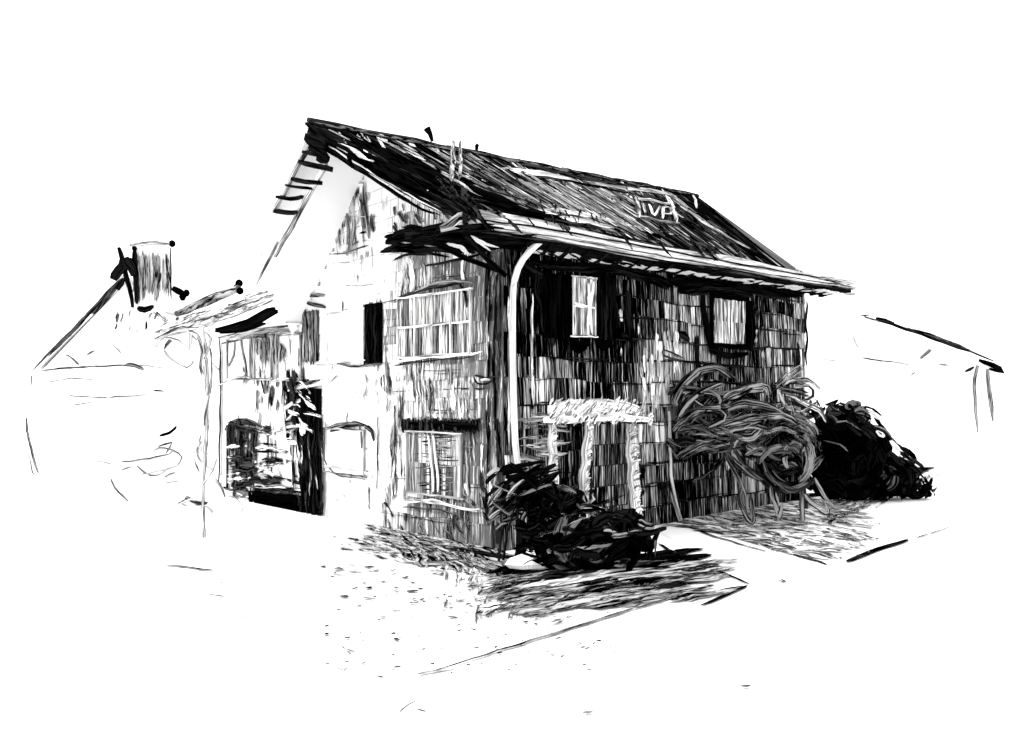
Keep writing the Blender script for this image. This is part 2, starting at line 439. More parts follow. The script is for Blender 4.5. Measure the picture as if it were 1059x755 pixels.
# ridge cap
rc=MB()
pts=[at(-1.72+i*(13.7/20),4.08,8.54+.55*i/20+.02*math.sin(i*2.1)) for i in range(21)]
rc.tube(pts,[.045+.02*R() for _ in pts],0,.1,6); rc.build('ridge_cap',rfo)
# vent pipes and flue on the roof
for pts,w in (([(466,190),(467,170),(468,150)],5),([(474,190),(475,172),(475,150)],3)):
    m=MB(); S(m,RF,pts,w,.0,.55,0,th=.08,layer=2); m.build('vent_strip',rfo)
m=MB(); p=RF.hit(447,146)[0]; m.tube([p,p+V((-.05,0,.17)),p+V((-.13,0,.3))],[.04,.06,.09],0,.02,7); m.build('vent_pipe',rfo)
m=MB(); p=RF.hit(493,156)[0]; m.tube([p,p+V((0,0,.12)),p+V((.03,0,.16))],[.04,.05,.05],0,.02,7); m.build('vent_pipe',rfo)
# lettered roof panel (skylight box)
m=MB()
q=[(655,211),(693,217),(697,238),(659,231)]
Q=[RF.hit(*k)[0]+RF.n*.1 for k in q]; m.quad(Q[0],Q[1],Q[2],Q[3],0,.12)
for i in range(4): m.quad(Q[i],Q[(i+1)%4],Q[(i+1)%4]-RF.n*.1,Q[i]-RF.n*.1,0,.3)
sk=m.build('roof_hatch',rfo)
m=MB()
for k in range(4): S(m,RF,[q[k],q[(k+1)%4]],4,.1,.75,-.5,th=.03,lift=.15,jit=.8)
m.build('frame',sk) if False else None
for pts in ([(662,216),(665,226)],[(669,217),(674,229),(680,219)],[(683,232),(684,220),(691,221),(691,227),(684,227)]):
    S(m,RF,pts,3,.2,.85,-.5,th=.01,lift=.15,jit=.3,step=3)
m.build('hatch_frame',rfo)

# ---- barge board on the near rake
def bar(name,p,q,w,t,c0,c1,nrm,parent=house,n=14,wob=.02,extra=None):
    m=MB(); P=[p.lerp(q,i/n)+UP*(wob*math.sin(i*1.9+p.x)) for i in range(n+1)]
    m.sweep(P,[nrm]*(n+1),[w*(1+.08*math.sin(i*1.3)) for i in range(n+1)],c0,c1,0,t)
    if extra: extra(m)
    return m.build(name,parent)
def ex(m):
    pl=Plane(rg0,ng,d2)
    for pts,w in (([(322,133),(360,158),(410,192),(462,222)],5),([(330,150),(380,180),(430,212),(458,224)],4),([(326,142),(390,178),(440,206)],3)):
        S(m,pl,pts,w,0,.03,.0,3)
    for pts,w in (([(340,150),(385,178),(440,210),(464,222)],1.8),([(335,143),(370,163),(420,194),(460,216)],1.3)): S(m,pl,pts,w,.5,.9,.3,4)
bar('barge_board',rg0+ng*.02+UP*-.17,ea0+ng*.02+UP*-.1,.36,.07,0,.08,ng,extra=ex)
# knot of boards at the gable peak
m=MB(); pk=Plane(rg0+ng*.1,ng,d2)
for pts,w in (([(318,142),(328,147),(338,152)],12),([(322,150),(332,158),(342,165)],11),([(330,140),(345,148)],8),([(318,128),(330,136),(352,150)],4),([(322,128),(340,132),(362,137)],3),([(330,165),(340,168)],6)):
    S(m,pk,pts,w,0,.03,-.5,th=.05)
m.build('peak_block',house)
# ladder of outriggers under the far rake
pl=Plane(rg0,ng,d2)
m=MB(); S(m,pl,[(324,150),(308,176),(296,200),(284,220)],4,.0,.6,-.5,th=.06); m.build('rake_rail',house)
m=MB(); S(m,pl,[(340,172),(324,196),(305,232),(286,265)],6,.0,.7,-.5,th=.06); m.build('rake_rail',house)
m=MB(); S(m,pl,[(289,250),(280,268),(266,296)],2.4,.1,.7,-.5,th=.04); m.build('rake_rail',house)
for pts,w in (([(312,168),(330,172),(345,176)],6),([(304,186),(318,188),(334,190)],5),([(298,192),(312,194),(326,196)],3),([(288,204),(302,206),(315,204)],4),([(286,219),(298,220),(311,220)],5),([(316,158),(328,160),(338,162)],4)):
    m=MB(); S(m,pl,pts,w,0,.04,-.5,th=.07,taper=(.6,.8)); m.build('outrigger',house)

# ---- eave box, rafter tails, gutter
eb=MB()
zb,zt=5.62,5.84
o=at(-1.62,0,zb,.03)
eb.box(at(-1.6,0,zb,.03),d1*13.5,n1*.9,UP*(zt-zb),.0,.05)
eb.box(at(-1.6,.9,zb+.02,.02),d1*1.55,n1*.9,UP*.2,.0,.04)
SOF=Plane(at(0,0,zb,0),(0,0,-1))
scatter(eb,SOF,560,262,690,285,46,8,(14,34),(2,5),.85,.93,.25,1,12,.2,lambda x,y: y<SOFY(x)) if False else None
for x in range(545,870,6):
    base=262+(x-519)*.1306
    for _ in range(2):
        xx=x+U(-6,6)
        c=random.choice(((.8,.93),(.8,.93),(0,.05)))
        S(eb,SOF,[(xx,base-U(0,4)-8+ (xx-519)*.02),(xx+U(10,18),base-U(2,5))],U(2,4),c[0],c[1],.25,1)
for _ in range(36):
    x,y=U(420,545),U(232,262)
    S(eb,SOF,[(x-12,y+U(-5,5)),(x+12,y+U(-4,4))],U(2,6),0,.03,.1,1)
for pts,w in (([(485,240),(500,250),(518,254)],3),([(462,248),(480,256)],5),([(470,252),(478,254),(484,262)],3),([(490,246),(508,258)],2)): S(eb,SOF,pts,w,.8,.93,.3,2)
eb.build('eave_soffit',house)
k=0
for t in [i*.52+.1 for i in range(23)]:
    m=MB(); sk_=.16; w=U(.06,.1)
    A=at(t+.35,0,zb-.05,.04); B=at(t-.25,0,zb-.02,.9)
    m.sweep([A,A.lerp(B,.5)+UP*U(-.02,.02),B],[V((0,0,-1))]*3,[w*1.2,w,w*.5],0,.06,0,.05)
    m.build('rafter_tail',house)
g=MB()
gp=[at(-1.55+i*(13.6/26),0,5.80+.035*math.sin(i*.55)-.02*math.sin(i*.23),1.04) for i in range(27)]
g.sweep(gp,[n1]*27,[.30-.003*i for i in range(27)],.38,.93,0,.12)
GP=Plane(at(0,0,5.8,1.05),n1,d1)
for dy,w,c0,c1 in ((-6,2,0,.1),(6,2.2,0,.1),(1,1.2,.0,.3),(-2,1.2,.85,.93)):
    S(g,GP,[(482,232+dy),(560,242+dy),(640,256+dy*.95),(740,274+dy*.85),(820,287+dy*.7),(884,297+dy*.4)],w,c0,c1,.05,1,taper=(1,.8),step=12)
S(g,GP,[(845,288),(862,290),(884,295)],5,.0,.5,.25,2)
# turned end running back to the barge board
g.sweep([at(-1.55,0,5.80,1.05),at(-1.75,0,5.77,.85),at(-1.8,0,5.68,.4)],[(ng+n1).normalized()]*3,[.27,.24,.1],0,.6,0,.08)
g.build('gutter',house)
# corner brace of the eave return
for p,q in ((at(-1.5,.2,5.58),at(-.05,.1,5.2)),(at(-1.5,0,5.58,.7),at(-.02,0,5.1,.06))):
    m=MB(); m.tube([p,p.lerp(q,.5)-UP*.04,q],.05,0,.03,6); m.build('eave_bracket',house)
# downpipe
m=MB(); P=[]
for x,y in spline([(568,243),(556,252),(541,268),(532,290),(530,330),(531,400),(533,460),(538,492)],8):
    p,nn=SD.hit(x,y); o=.12 if y>285 else .12+(285-y)/42*.8
    p=CAM+(p-CAM)*((16.1*0+ (p-CAM).length- o*1.3)/(p-CAM).length); P.append(p)
m.tube(P,.062,.55,.93,8)
m.build('downpipe',house)
m=MB()
for i,pts in enumerate(([(526,300),(526,400),(529,480)],[(536,300),(537,400),(541,475)])): S(m,SD,pts,2,0,.05,.1,5)
m.build('pipe_stain',house) if False else None

# ---- windows
def window(F,x0,y0,x1,y1,pane=(0,.5),frame=(.3,.93),mull=(1,1),fw=2.5,parent=house,ys=None,name='window',label=None,th=.05,rows_dark=None):
    """corners in photo pixels on plane F; y values taken at the nearer edge"""
    a0,a1=sorted((F.a(x0),F.a(x1))); zc0=F.z((x0+x1)/2,y1); zc1=F.z((x0+x1)/2,y0)
    m=MB(); m.box(F.pt(a0,zc0,.005),F.along*(a1-a0),UP*(zc1-zc0),F.n*.05,pane[0],pane[1])
    n=max(4,int((a1-a0)/.12))
    for i in range(n):
        for j in range(2):
            aa=a0+(a1-a0)*i/n; bb=a0+(a1-a0)*(i+1)/n; z_a=zc0+(zc1-zc0)*j/2; z_b=zc0+(zc1-zc0)*(j+1)/2
            s_=random.choice((.4,1,1,1.6)) if pane[0]<.5 else 1; m.quad(F.pt(aa,z_a,.06),F.pt(bb,z_a,.06),F.pt(bb,z_b,.06),F.pt(aa,z_b,.06),min(.93,pane[0]*s_),min(.93,pane[1]*s_))
    w=m.build(name,parent)
    if label: w['label']=label
    fr=MB(); W=fw*F.pt(a0,zc0).y/FPX
    def bb(A,B,Z0,Z1):
        p,q=F.pt(A,Z0,.11),F.pt(B,Z1,.11); pts=[p.lerp(q,i/8)+F.n*.0+UP*U(-.012,.012) for i in range(9)]
        fr.sweep(pts,[F.n]*9,[W*U(.8,1.2) for _ in range(9)],frame[0],frame[1],0,th)
    bb(a0,a0,zc0,zc1); bb(a1,a1,zc0,zc1); bb(a0-.08,a1+.08,zc0,zc0); bb(a0-.05,a1+.05,zc1,zc1)
    for i in range(mull[0]): 
        A=a0+(a1-a0)*(i+1)/(mull[0]+1); bb(A,A,zc0,zc1)
    for i in range(mull[1]):
        Z=zc0+(zc1-zc0)*(i+1)/(mull[1]+1); bb(a0,a1,Z,Z)
    f=fr.build('window_frame',w)
    return w,(a0,a1,zc0,zc1)
def marks(parent,F,items,name,th=.02):
    for pts,w,c0,c1 in items:
        m=MB(); S(m,F,pts,w,c0,c1,-.5,th=th,layer=6,jit=.5); m.build(name,parent)
def shutter(F,x0,y0,x1,y1,c0=0,c1=.03,ragged=True,parent=house):
    a0,a1=sorted((F.a(x0),F.a(x1))); z0=F.z((x0+x1)/2,y1); z1=F.z((x0+x1)/2,y0)
    m=MB(); m.box(F.pt(a0,z0,.035),F.along*(a1-a0),UP*(z1-z0),F.n*.05,c0,c1)
    for i in range(7):
        x=x0+(x1-x0)*(i+.5)/7
        S(m,F,[(x+U(-1,1),y0+U(-3,2)),(x+U(-1,1),(y0+y1)/2),(x+U(-1,1),y1+U(-2,5))],(x1-x0)/5,c0,c1*U(.6,2),-.05,8)
    return m.build('shutter',parent)
# gable upper multi-light window
w,_=window(G,415,304,490,368,(.04,.7),(.2,.93),(3,1),2.4,label='wide upper gable window with pale glazing bars')
marks(w,G,[([(410,312),(440,300),(465,292),(492,293)],5,0,.4),([(415,309),(450,298),(480,294)],3,0,.1),([(478,292),(484,304),(486,318)],3,0,.15)],'lintel')
marks(w,G,[([(408,376),(440,370),(475,368),(502,364)],2.5,.7,.93),([(411,378),(450,373),(490,370)],1.5,0,.1)],'sill')
# gable shuttered window (blank white between shutters)
w,_=window(G,341,322,379,374,(.75,.93),(.4,.93),(0,0),1.5,label='white blank upper window between shutters')
shutter(G,380,314,397,376,0,.02); shutter(G,316,322,331,374,0,.3)
marks(house,G,[([(352,376),(375,379),(398,376)],3,0,.3),([(330,378),(350,378)],2,.1,.6)],'sill')
marks(house,G,[([(313,303),(325,305),(338,306)],5,0,.5),([(318,312),(330,316),(340,318)],4,0,.2)],'lintel')
# gable lower window
w,_=window(G,424,447,480,512,(.1,.55),(.25,.6),(1,0),1.8,label='lower gable window with horizontal grey streaks')
m=MB()
for i in range(40):
    y=U(450,510); S(m,G,[(U(426,440),y),(455,y+U(-1,1)),(U(465,479),y+U(-1,1))],U(1,3),0,.4,.5,5,step=12)
for dx in (-2,3): S(m,G,[(449+dx,450),(453+dx,480),(455+dx,508)],3,.6,.93,-.5,th=.02,layer=9)
m.build('blind',w)
m=MB()
x=421
while x<500:
    S(m,G,[(x,434+U(-2,1)),(x+U(-1,1),440),(x+U(-1,1),447+U(-3,3))],U(2.5,5),0,.08,-.1,8); x+=2.6
S(m,G,[(420,441),(460,440),(498,442)],9,0,.02,-.5,th=.03,layer=5)
m.build('awning',w)
marks(w,G,[([(420,520),(450,517),(478,525),(500,526)],2.5,.4,.9),([(425,516),(460,521),(497,529)],2,.2,.8),([(420,524),(450,526),(480,532)],2,0,.3)],'sill')
marks(house,G,[([(430,528),(436,545),(438,560)],3,.3,.93),([(470,532),(466,545),(463,560)],3,.3,.93),([(428,530),(450,534),(478,536)],3,.3,.93)],'bench')if False else None
# small dark mark low on the gable (vent)
marks(house,G,[([(494,388),(505,391),(516,389)],2.2,0,.1),([(494,390),(497,397),(505,397),(514,393)],1.8,0,.15),([(500,393),(510,393)],3,.3,.6)],'wall_vent')
# low white gable window with curling lines
w,_=window(G,338,444,380,490,(.85,.93),(.0,.5),(0,0),1.4,label='lower white window beside the dark doorway')
marks(w,G,[([(341,443),(350,440),(372,437),(386,444)],3.5,0,.3),([(345,446),(362,441),(380,440)],3,0,.15),([(380,441),(388,446),(390,456)],5,0,.1),([(376,446),(377,464)],3,0,.3),([(334,450),(338,474),(348,490),(380,496)],3,.05,.7),([(333,484),(350,482),(388,490)],3,.4,.8)],'window_surround')
# side wall windows
w,_=window(SD,589,287,612,348,(.05,.9),(.0,.9),(0,1),2,label='upper side window half wiped white')
m=MB()
for i in range(12): S(m,SD,[(U(600,611),U(288,310)),(606,320),(U(601,609),U(330,350))],U(1.5,3),.7,.93,.2,10)
S(m,SD,[(590,314),(600,316)],3,.7,.93,-.2,11)
m.build('curtain',w)
shutter(SD,560,284,588,350,0,.008); shutter(SD,613,284,634,352,0,.02)
w,_=window(SD,733,308,770,358,(.02,.9),(0,.01),(0,0),5,label='upper side window with black frame and streaked blind')
m=MB()
x=735
while x<769:
    S(m,SD,[(x,309),(x+U(-1,1),334),(x+U(-1,1),U(350,358))],U(1,2.2),.4,.85,.2,8); x+=3.8
m.build('blind',w)
marks(w,SD,[([(724,306),(727,335),(733,362)],9,0,.02),([(774,312),(776,340),(774,364)],8,0,.02),([(730,362),(752,368),(770,366)],7,0,.02)],'window_surround')
# porch frame: three wiped white posts and a double beam
pf=MB(); PF=Plane(SD.pt(0,0,.45),n1,d1)
S(pf,PF,[(566,424),(595,421),(625,420),(655,424)],15,.4,.9,-.5,th=.12,jit=.6)
porch=pf.build('porch_frame',house); porch['label']='three pale posts carrying a double beam'
m=MB(); S(m,PF,[(561,434),(590,433),(630,431),(669,435)],8,.5,.93,-.5,th=.14,jit=.8)
for i in range(110):
    x=U(562,668); y=U(428,438); S(m,PF,[(x-2,y+U(1,4)),(x,y),(x+U(1,4),y-U(1,4))],U(1.5,3.5),*random.choice(((.85,.93),(.1,.7),(.2,.8),(.05,.6))),.5,16)
m.build('beam',porch)
for pts,w_ in (([(568,438),(569,470),(570,500),(571,552)],8),([(607,436),(604,470),(601,500),(600,552)],9),([(650,440),(651,470),(654,510),(657,545)],12)):
    m=MB(); S(m,PF,pts,w_,.35,.93,-.5,th=.1,jit=.8,step=5)
    # cross pulls
    (xa,ya),(xb,yb)=pts[0],pts[-1]
    for i in range(60):
        t=R(); x=xa+(xb-xa)*t; y=ya+(yb-ya)*t; l=w_*U(.15,.5); S(m,PF,[(x-l,y+U(0,4)),(x+U(-1,1),y-1),(x+l,y-U(0,4))],U(1,3.5),*random.choice(((.85,.93),(.2,.8),(.3,.9),(.05,.5))),.5,12)
    m.build('post',porch)
m=MB()
for i in range(150):
    x=U(564,660); y=U(413,428)+abs(x-612)*.03; S(m,PF,[(x-3,y+U(2,6)),(x,y),(x+U(1,5),y-U(1,6))],U(1,2.8),*random.choice(((.85,.93),(.1,.7),(.2,.8),(.3,.7))),.5,14)
m.build('beam_face',porch)
# door in the porch
m=MB(); a0,a1=SD.a(610),SD.a(647); m.box(SD.pt(a0,.15,.02),d1*(a1-a0),UP*2.15,n1*.05,0,.1)
for i in range(8):
    for j in range(5):
        m.quad(SD.pt(a0+(a1-a0)*i/8,.15+.43*j,.075),SD.pt(a0+(a1-a0)*(i+.94)/8,.15+.43*j,.075),SD.pt(a0+(a1-a0)*(i+.94)/8,.56+.43*j,.072),SD.pt(a0+(a1-a0)*i/8,.56+.43*j,.072),0,U(.4,.9),bias=.06)
m.build('door',house)

# =================================================================== ANNEX on the left
annex=thing('annex','low pale annex with brushed windows and black doorway, left of the shingled house','annex',at(0,9.6,0))
AE=12.05
m=MB(); m.poly([G.pt(GW+.01,0),G.pt(AE,0),G.pt(AE,4.6),G.pt(GW+.01,4.6)],.93,.93,ax=d2)
m.poly([at(0,AE,0),at(4,AE,0),at(4,AE,4.6),at(0,AE,4.6)],.93,.93,ax=d1)
m.poly([at(4,GW+.01,0),at(4,AE,0),at(4,AE,4.6),at(4,GW+.01,4.6)],.93,.93,ax=d2)
scatter(m,G,268,385,312,440,36,90,(10,34),(1.5,5),.0,.5,.5,2,5,.1)
scatter(m,G,295,330,318,420,14,90,(16,50),(1,3),.0,.5,.5,2,5,.1)
scatter(m,G,236,490,330,525,30,0,(8,30),(1.5,4),.0,.5,.45,2,25,.2)
for pts,w in (([(229,348),(230,400),(229,460),(228,515)],2),([(232,522),(262,526),(300,530),(338,531)],6),([(238,518),(280,524),(325,528)],5),([(300,402),(304,420),(298,434)],3)):
    S(m,G,pts,w,0,.05,.1,4)
scatter(m,G,300,395,316,470,16,85,(14,44),(5,12),0,.1,.45,6,8,.1)
scatter(m,G,240,440,300,522,26,4,(14,44),(5,11),0,.1,.5,12,10,.15)
scatter(m,G,240,445,268,505,14,88,(14,44),(4,9),0,.1,.45,12,8,.15)
scatter(m,G,268,350,300,395,10,88,(14,40),(5,10),0,.4,.5,12,8,.1)
scatter(m,G,244,450,300,500,16,6,(14,36),(3,8),.9,.93,.68,13,12,.15)
scatter(m,G,236,348,316,400,16,88,(14,40),(4,9),0,.5,.6,5,8,.1)
scatter(m,G,262,500,330,530,16,5,(20,50),(4,9),0,.05,.4,6,8,.1)
m.build('wall',annex)
# annex roof: a steep lean-to front with a tilted ridge pole
e0=at(-.5,GW+.1,4.62); e1=at(-.5,15.2,4.62)
r0=at(.7,GW+.6,5.95); r1=at(.7,15.4,5.55)
AR=Tris([r0,r1,e1,e0]); m=MB(); m.poly([r0,r1,e1],.88,.93,ax=d2); m.poly([r0,e1,e0],.88,.93,ax=d2)
bk0=at(4.2,GW+.3,4.7); bk1=at(4.2,15.3,4.7); m.poly([r0,r1,bk1,bk0],.9,.93,ax=d2)
m.poly([e0,e1,bk1,bk0],.9,.93,ax=d2); m.poly([r1,e1,bk1],.9,.93,ax=d1)
for i in range(46):
    t=R(); x=168+t*105; y=346-t*36+U(-9,6); S(m,AR,[(x-U(10,26),y+U(4,8)),(x,y),(x+U(10,26),y-U(4,8))],U(1.5,4),.05,.7,.5,2)
for pts,w in (([(166,342),(200,333),(240,320),(278,306)],4),([(176,347),(220,334),(262,320)],3),([(160,344),(185,340),(205,335)],3)): S(m,AR,pts,w,.1,.6,.3,3)
m.build('roof',annex)
m=MB(); q=[AR.hit(x,y)[0]+AR.n*.06 for x,y in ((184,326),(200,320),(222,310),(248,300))]
m.tube(q,[.1,.15,.16,.11],0,.5,7); rp=m.build('ridge_pole',annex)
for x,y,r in ((249,295,.12),(250,303,.11),(247,299,.11)):
    m=MB(); p=AR.hit(x,y)[0]+AR.n*.08; m.tube([p+UP*-r,p+UP*-r*.6,p,p+UP*r*.6,p+UP*r],[r*.3,r*.85,r,r*.85,r*.3],0,.01,10); m.build('finial',rp)
# black soffit wedge: dark bars modelled as the shadow under the annex eave
m=MB(); AP=Plane(at(-.6,0,0),ng,d2)
for pts,w in (([(226,342),(250,337),(272,330),(288,322)],8),([(252,338),(270,328),(286,320)],9),([(230,344),(255,341),(275,335)],4)): S(m,AP,pts,w,0,.02,-.5,th=.08)
m.build('soffit_shadow',annex)
# windows of the annex
w,_=window(G,238,350,262,392,(.8,.93),(.05,.7),(0,0),2.2,parent=annex,label='upper annex window, far left')
w2,_=window(G,266,348,284,392,(.5,.93),(.05,.7),(0,0),2.4,parent=annex,label='upper annex window, grey streaked')
w3,_=window(G,290,346,314,392,(.85,.93),(.05,.6),(0,0),2.2,parent=annex,label='upper annex window nearest the house')
marks(annex,G,[([(228,350),(250,345),(280,340),(312,338)],3,.05,.7),([(232,356),(262,348),(300,342),(314,346)],2.5,.05,.6)],'lintel')
marks(w,G,[([(246,352),(244,368),(240,378)],3,.0,.4)],'curtain')
marks(w2,G,[([(252,350),(256,375),(258,392)],4,0,.4),([(262,346),(263,370),(266,398)],4,.05,.5),([(268,352),(274,360)],8,0,.3)],'curtain')
marks(w3,G,[([(282,342),(284,370),(283,396)],4,.1,.7),([(300,346),(303,370),(304,390)],4,.2,.8)],'curtain')
marks(annex,G,[([(228,400),(240,393),(262,391)],2,.1,.7),([(245,390),(262,390)],3,.2,.8),([(285,394),(298,392),(312,394)],4,.2,.8)],'sill')
# arched lower window
w,_=window(G,238,442,266,508,(.0,.6),(.0,.25),(1,0),2.0,parent=annex,label='dark arched lower annex window')
marks(w,G,[([(235,444),(245,436),(258,434),(272,441)],4,0,.2),([(240,440),(255,437),(268,440)],4,0,.1)],'arch')
m=MB()
for i in range(44):
    y=U(446,506); x=U(238,260); S(m,G,[(x,y),(x+U(6,14),y+U(-1,1))],U(1.5,4),*random.choice(((0,.1),(0,.3),(0,.4),(0,.05),(.5,.93))),.35,8)
m.build('blind',w)
w,_=window(G,280,446,306,500,(.88,.93),(.1,.7),(0,0),2,parent=annex,label='pale lower annex window beside the doorway')
marks(w,G,[([(292,446),(300,438),(310,441),(300,447),(292,444)],3,.0,.35),([(287,446),(288,470),(294,494)],3,.1,.7),([(282,436),(284,460),(283,495)],4,.05,.6)],'surround')
marks(annex,G,[([(238,497),(262,500),(290,500),(322,506)],9,.25,.9),([(240,508),(262,513),(286,512)],4,.2,.85)],'sill_board')
m=MB()
for pts,w_ in (([(265,512),(290,516),(330,520)],13),([(268,520),(300,524),(334,526)],10),([(262,508),(264,524)],6)): S(m,G,pts,w_,0,.01,-.3,9,th=.04)
m.build('base_board',annex)
# black doorway at the inner corner, wiped rungs of a step rail
m=MB(); a0,a1=G.a(316),G.a(334); m.box(G.pt(min(a0,a1),.05,.04),d2*abs(a1-a0),UP*(G.z(325,402)-.05),ng*.1,0,.02)
for pts,w_ in (([(306,398),(308,415),(312,440)],12),([(320,392),(322,425),(324,450)],15),([(315,440),(317,480),(320,526)],8),([(330,440),(333,480),(334,526)],8)): S(m,G,pts,w_,0,.04,-.1,12)
for x in (324,330): S(m,G,[(x,440),(x+2,480),(x+3,520)],2,.0,.5,.35,14,jit=1)
scatter(m,G,308,396,340,528,26,88,(14,50),(3,8),0,.06,.45,16,6,.1)
scatter(m,G,296,430,322,505,10,88,(14,40),(3,8),.85,.93,.68,17,6,.1)
scatter(m,G,302,396,334,450,12,40,(10,26),(2,5),.9,.93,.62,18,30,.2)
dr=m.build('door',annex)
marks(dr,G,[([(302,404),(318,400),(340,396),(354,388)],3.5,.05,.8),([(302,402),(318,397),(334,393)],3,0,.3),([(296,424),(306,418),(320,412)],4,.2,.8),([(301,434),(308,426),(310,418)],3.5,.2,.8),([(296,444),(308,440),(320,444)],3,.1,.6)],'stair_rail',th=.06)

# =================================================================== GROUND
gd=MB(); gd.quad((-300,-40,0),(300,-40,0),(300,600,0),(-300,600,0),.93,.93)
# paper scratches and brushed ground in front of the house
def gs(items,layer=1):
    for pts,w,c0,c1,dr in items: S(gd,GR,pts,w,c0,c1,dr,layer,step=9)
gs([([(168,585),(195,588),(228,592)],1.6,0,.2,.35),([(205,615),(238,620)],1.4,0,.2,.4),([(242,638),(262,644)],1,.1,.5,.5),([(343,691),(360,698)],1.5,0,.3,.4),
    ([(415,704),(440,698),(480,690)],2.4,.1,.6,.4),([(430,712),(500,694)],1.2,.2,.7,.5),([(440,699),(480,686),(560,661),(640,636),(700,618),(750,600)],2.4,0,.3,.3),
    ([(560,662),(600,648),(650,632)],1.8,0,.1,.2),([(412,740),(422,732),(432,727)],1.8,.0,.3,.35),([(350,668),(366,682),(382,694)],1.8,0,.2,.5),
    ([(724,628),(748,618),(775,606)],3,0,.02,.1),([(875,583),(900,572),(940,559)],4.5,0,.05,.05),([(940,560),(965,552),(985,545)],1.4,0,.3,.4),
    ([(690,745),(700,742)],2,0,.2,.5),([(600,737),(640,744)],1.5,0,.2,.6),([(805,600),(812,604)],4,0,.5,.5)])
for i in range(120):
    x=U(340,520); y=U(540,640)
    if y<540+ (x-340)*.15: continue
    gs([([(x,y),(x+U(3,16),y+U(-3,4))],U(.8,2.6),.0,.4,U(.35,.6))])
# washes fanning from the foot of the gable
for i in range(100):
    t=R(); x=370+t*160; y=540+t*34+U(-4,20); gs([([(x,y),(x+U(14,30),y+U(6,16)),(x+U(30,64),y+U(10,30))],U(5,13),0,.6,U(.55,.76))])
for i in range(46):
    x=U(455,540); y=U(590,640); gs([([(x+U(-5,5),y-U(8,20)),(x,y),(x+U(-6,6),y+U(6,14))],U(5,12),.15,.8,U(.58,.74))])
gs([([(402,552),(440,566),(470,574)],2,0,.05,.3),([(392,548),(430,560),(462,580)],2,0,.2,.3),([(455,566),(500,574),(540,580)],5,0,.05,.3),([(500,585),(525,592),(545,600)],8,0,.05,.4),([(510,600),(540,598),(570,594)],8,0,.03,.3),([(470,578),(500,590),(520,600)],6,0,.2,.4)])
# black cast shade around and right of the front shrub
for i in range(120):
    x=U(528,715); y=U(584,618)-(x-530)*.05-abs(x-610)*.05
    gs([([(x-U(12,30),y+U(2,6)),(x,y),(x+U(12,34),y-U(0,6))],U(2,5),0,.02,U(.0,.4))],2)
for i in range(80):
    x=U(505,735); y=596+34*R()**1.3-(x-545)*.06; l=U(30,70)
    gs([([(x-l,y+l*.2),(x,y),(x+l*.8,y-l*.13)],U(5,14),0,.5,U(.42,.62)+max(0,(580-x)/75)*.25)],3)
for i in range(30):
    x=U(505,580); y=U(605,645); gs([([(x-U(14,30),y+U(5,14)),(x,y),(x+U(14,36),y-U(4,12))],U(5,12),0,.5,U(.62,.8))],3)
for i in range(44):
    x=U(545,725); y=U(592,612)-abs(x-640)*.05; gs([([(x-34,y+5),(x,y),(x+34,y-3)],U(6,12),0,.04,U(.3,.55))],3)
gs([([(525,612),(580,604),(640,592),(690,590)],4,.2,.9,.2),([(560,612),(620,600),(690,592),(720,588)],3,.2,.7,.3)],4)
for i in range(26):
    x=U(345,470); y=U(545,600); gs([([(x-U(10,30),y-U(0,5)),(x,y),(x+U(12,40),y+U(2,9))],U(5,12),.05,.8,U(.62,.78))])
for x,y in ((356,672),(372,690),(388,700),(405,692),(430,735),(415,720),(600,740),(765,712),(225,600),(190,190)):
    if y>300: gs([([(x,y),(x+U(6,16),y+U(-8,8))],U(2,4),0,.3,.45)])
# speckle
for i in range(150):
    x=U(330,640); y=U(585,700); gs([([(x,y),(x+U(2,7),y+U(-2,2))],U(1,2.6),0,.2,.3)])
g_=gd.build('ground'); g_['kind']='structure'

# front planting strip edge (kerb line) and path
pm=MB()
def gp_(px,py,z=0): p=GR.hit(px,py)[0]; return V((p.x,p.y,z))
path_poly=[gp_(678,548,.006),gp_(703,538,.006),gp_(862,586,.006),gp_(780,606,.006)]
pm.poly(path_poly,.93,.93,ax=V((1,0,0)),ay=V((0,1,0)))
for pts,w,c,dr in (([(680,563),(712,581),(748,594),(775,606)],2.6,.05,.0),([(775,606),(750,611),(720,619),(690,624)],2.2,.1,.35),([(704,541),(760,556),(820,574),(858,586)],2.4,.1,.1),([(706,543),(740,556),(800,574)],1.4,.2,.3)):
    S(pm,GR,pts,w,0,c,dr,1)
p_=pm.build('path'); p_['kind']='structure'
lm=MB()
lawn=[gp_(706,541,.008),gp_(745,521,.008),gp_(800,512,.008),gp_(880,500,.008),gp_(945,490,.008),gp_(985,476,.008),gp_(940,530,.008),gp_(862,584,.008)]
lm.poly(lawn,.93,.93,ax=V((1,0,0)),ay=V((0,1,0)))
LP=Plane((0,0,.008),(0,0,1))
for k in range(9):
    o=k*5.5; S(lm,LP,[(706+o,541+o*.15),(722+o*1.0,530+o*.45),(765+o*.8,522+o*.55),(810+o*.5,522+o*.6)],U(2,4.5),0,.7,U(.1,.4),1)
for i in range(260):
    x=U(715,880); y=U(520,584)
    if y>541+(x-706)*.27 or y>672-x*.11: continue
    S(lm,LP,[(x-U(16,40),y+U(-8,2)),(x,y),(x+U(16,40),y+U(2,10))],U(4,12),.1,.9,U(.5,.72)+max(0,(x-800)/80)*.1,2)
for i in range(50):
    x=U(860,965); y=525-(x-860)*.36+U(-10,14); S(lm,LP,[(x-U(12,26),y+U(6,13)),(x,y),(x+U(12,26),y-U(6,13))],U(3,9),0,.5,U(.55,.75),2)
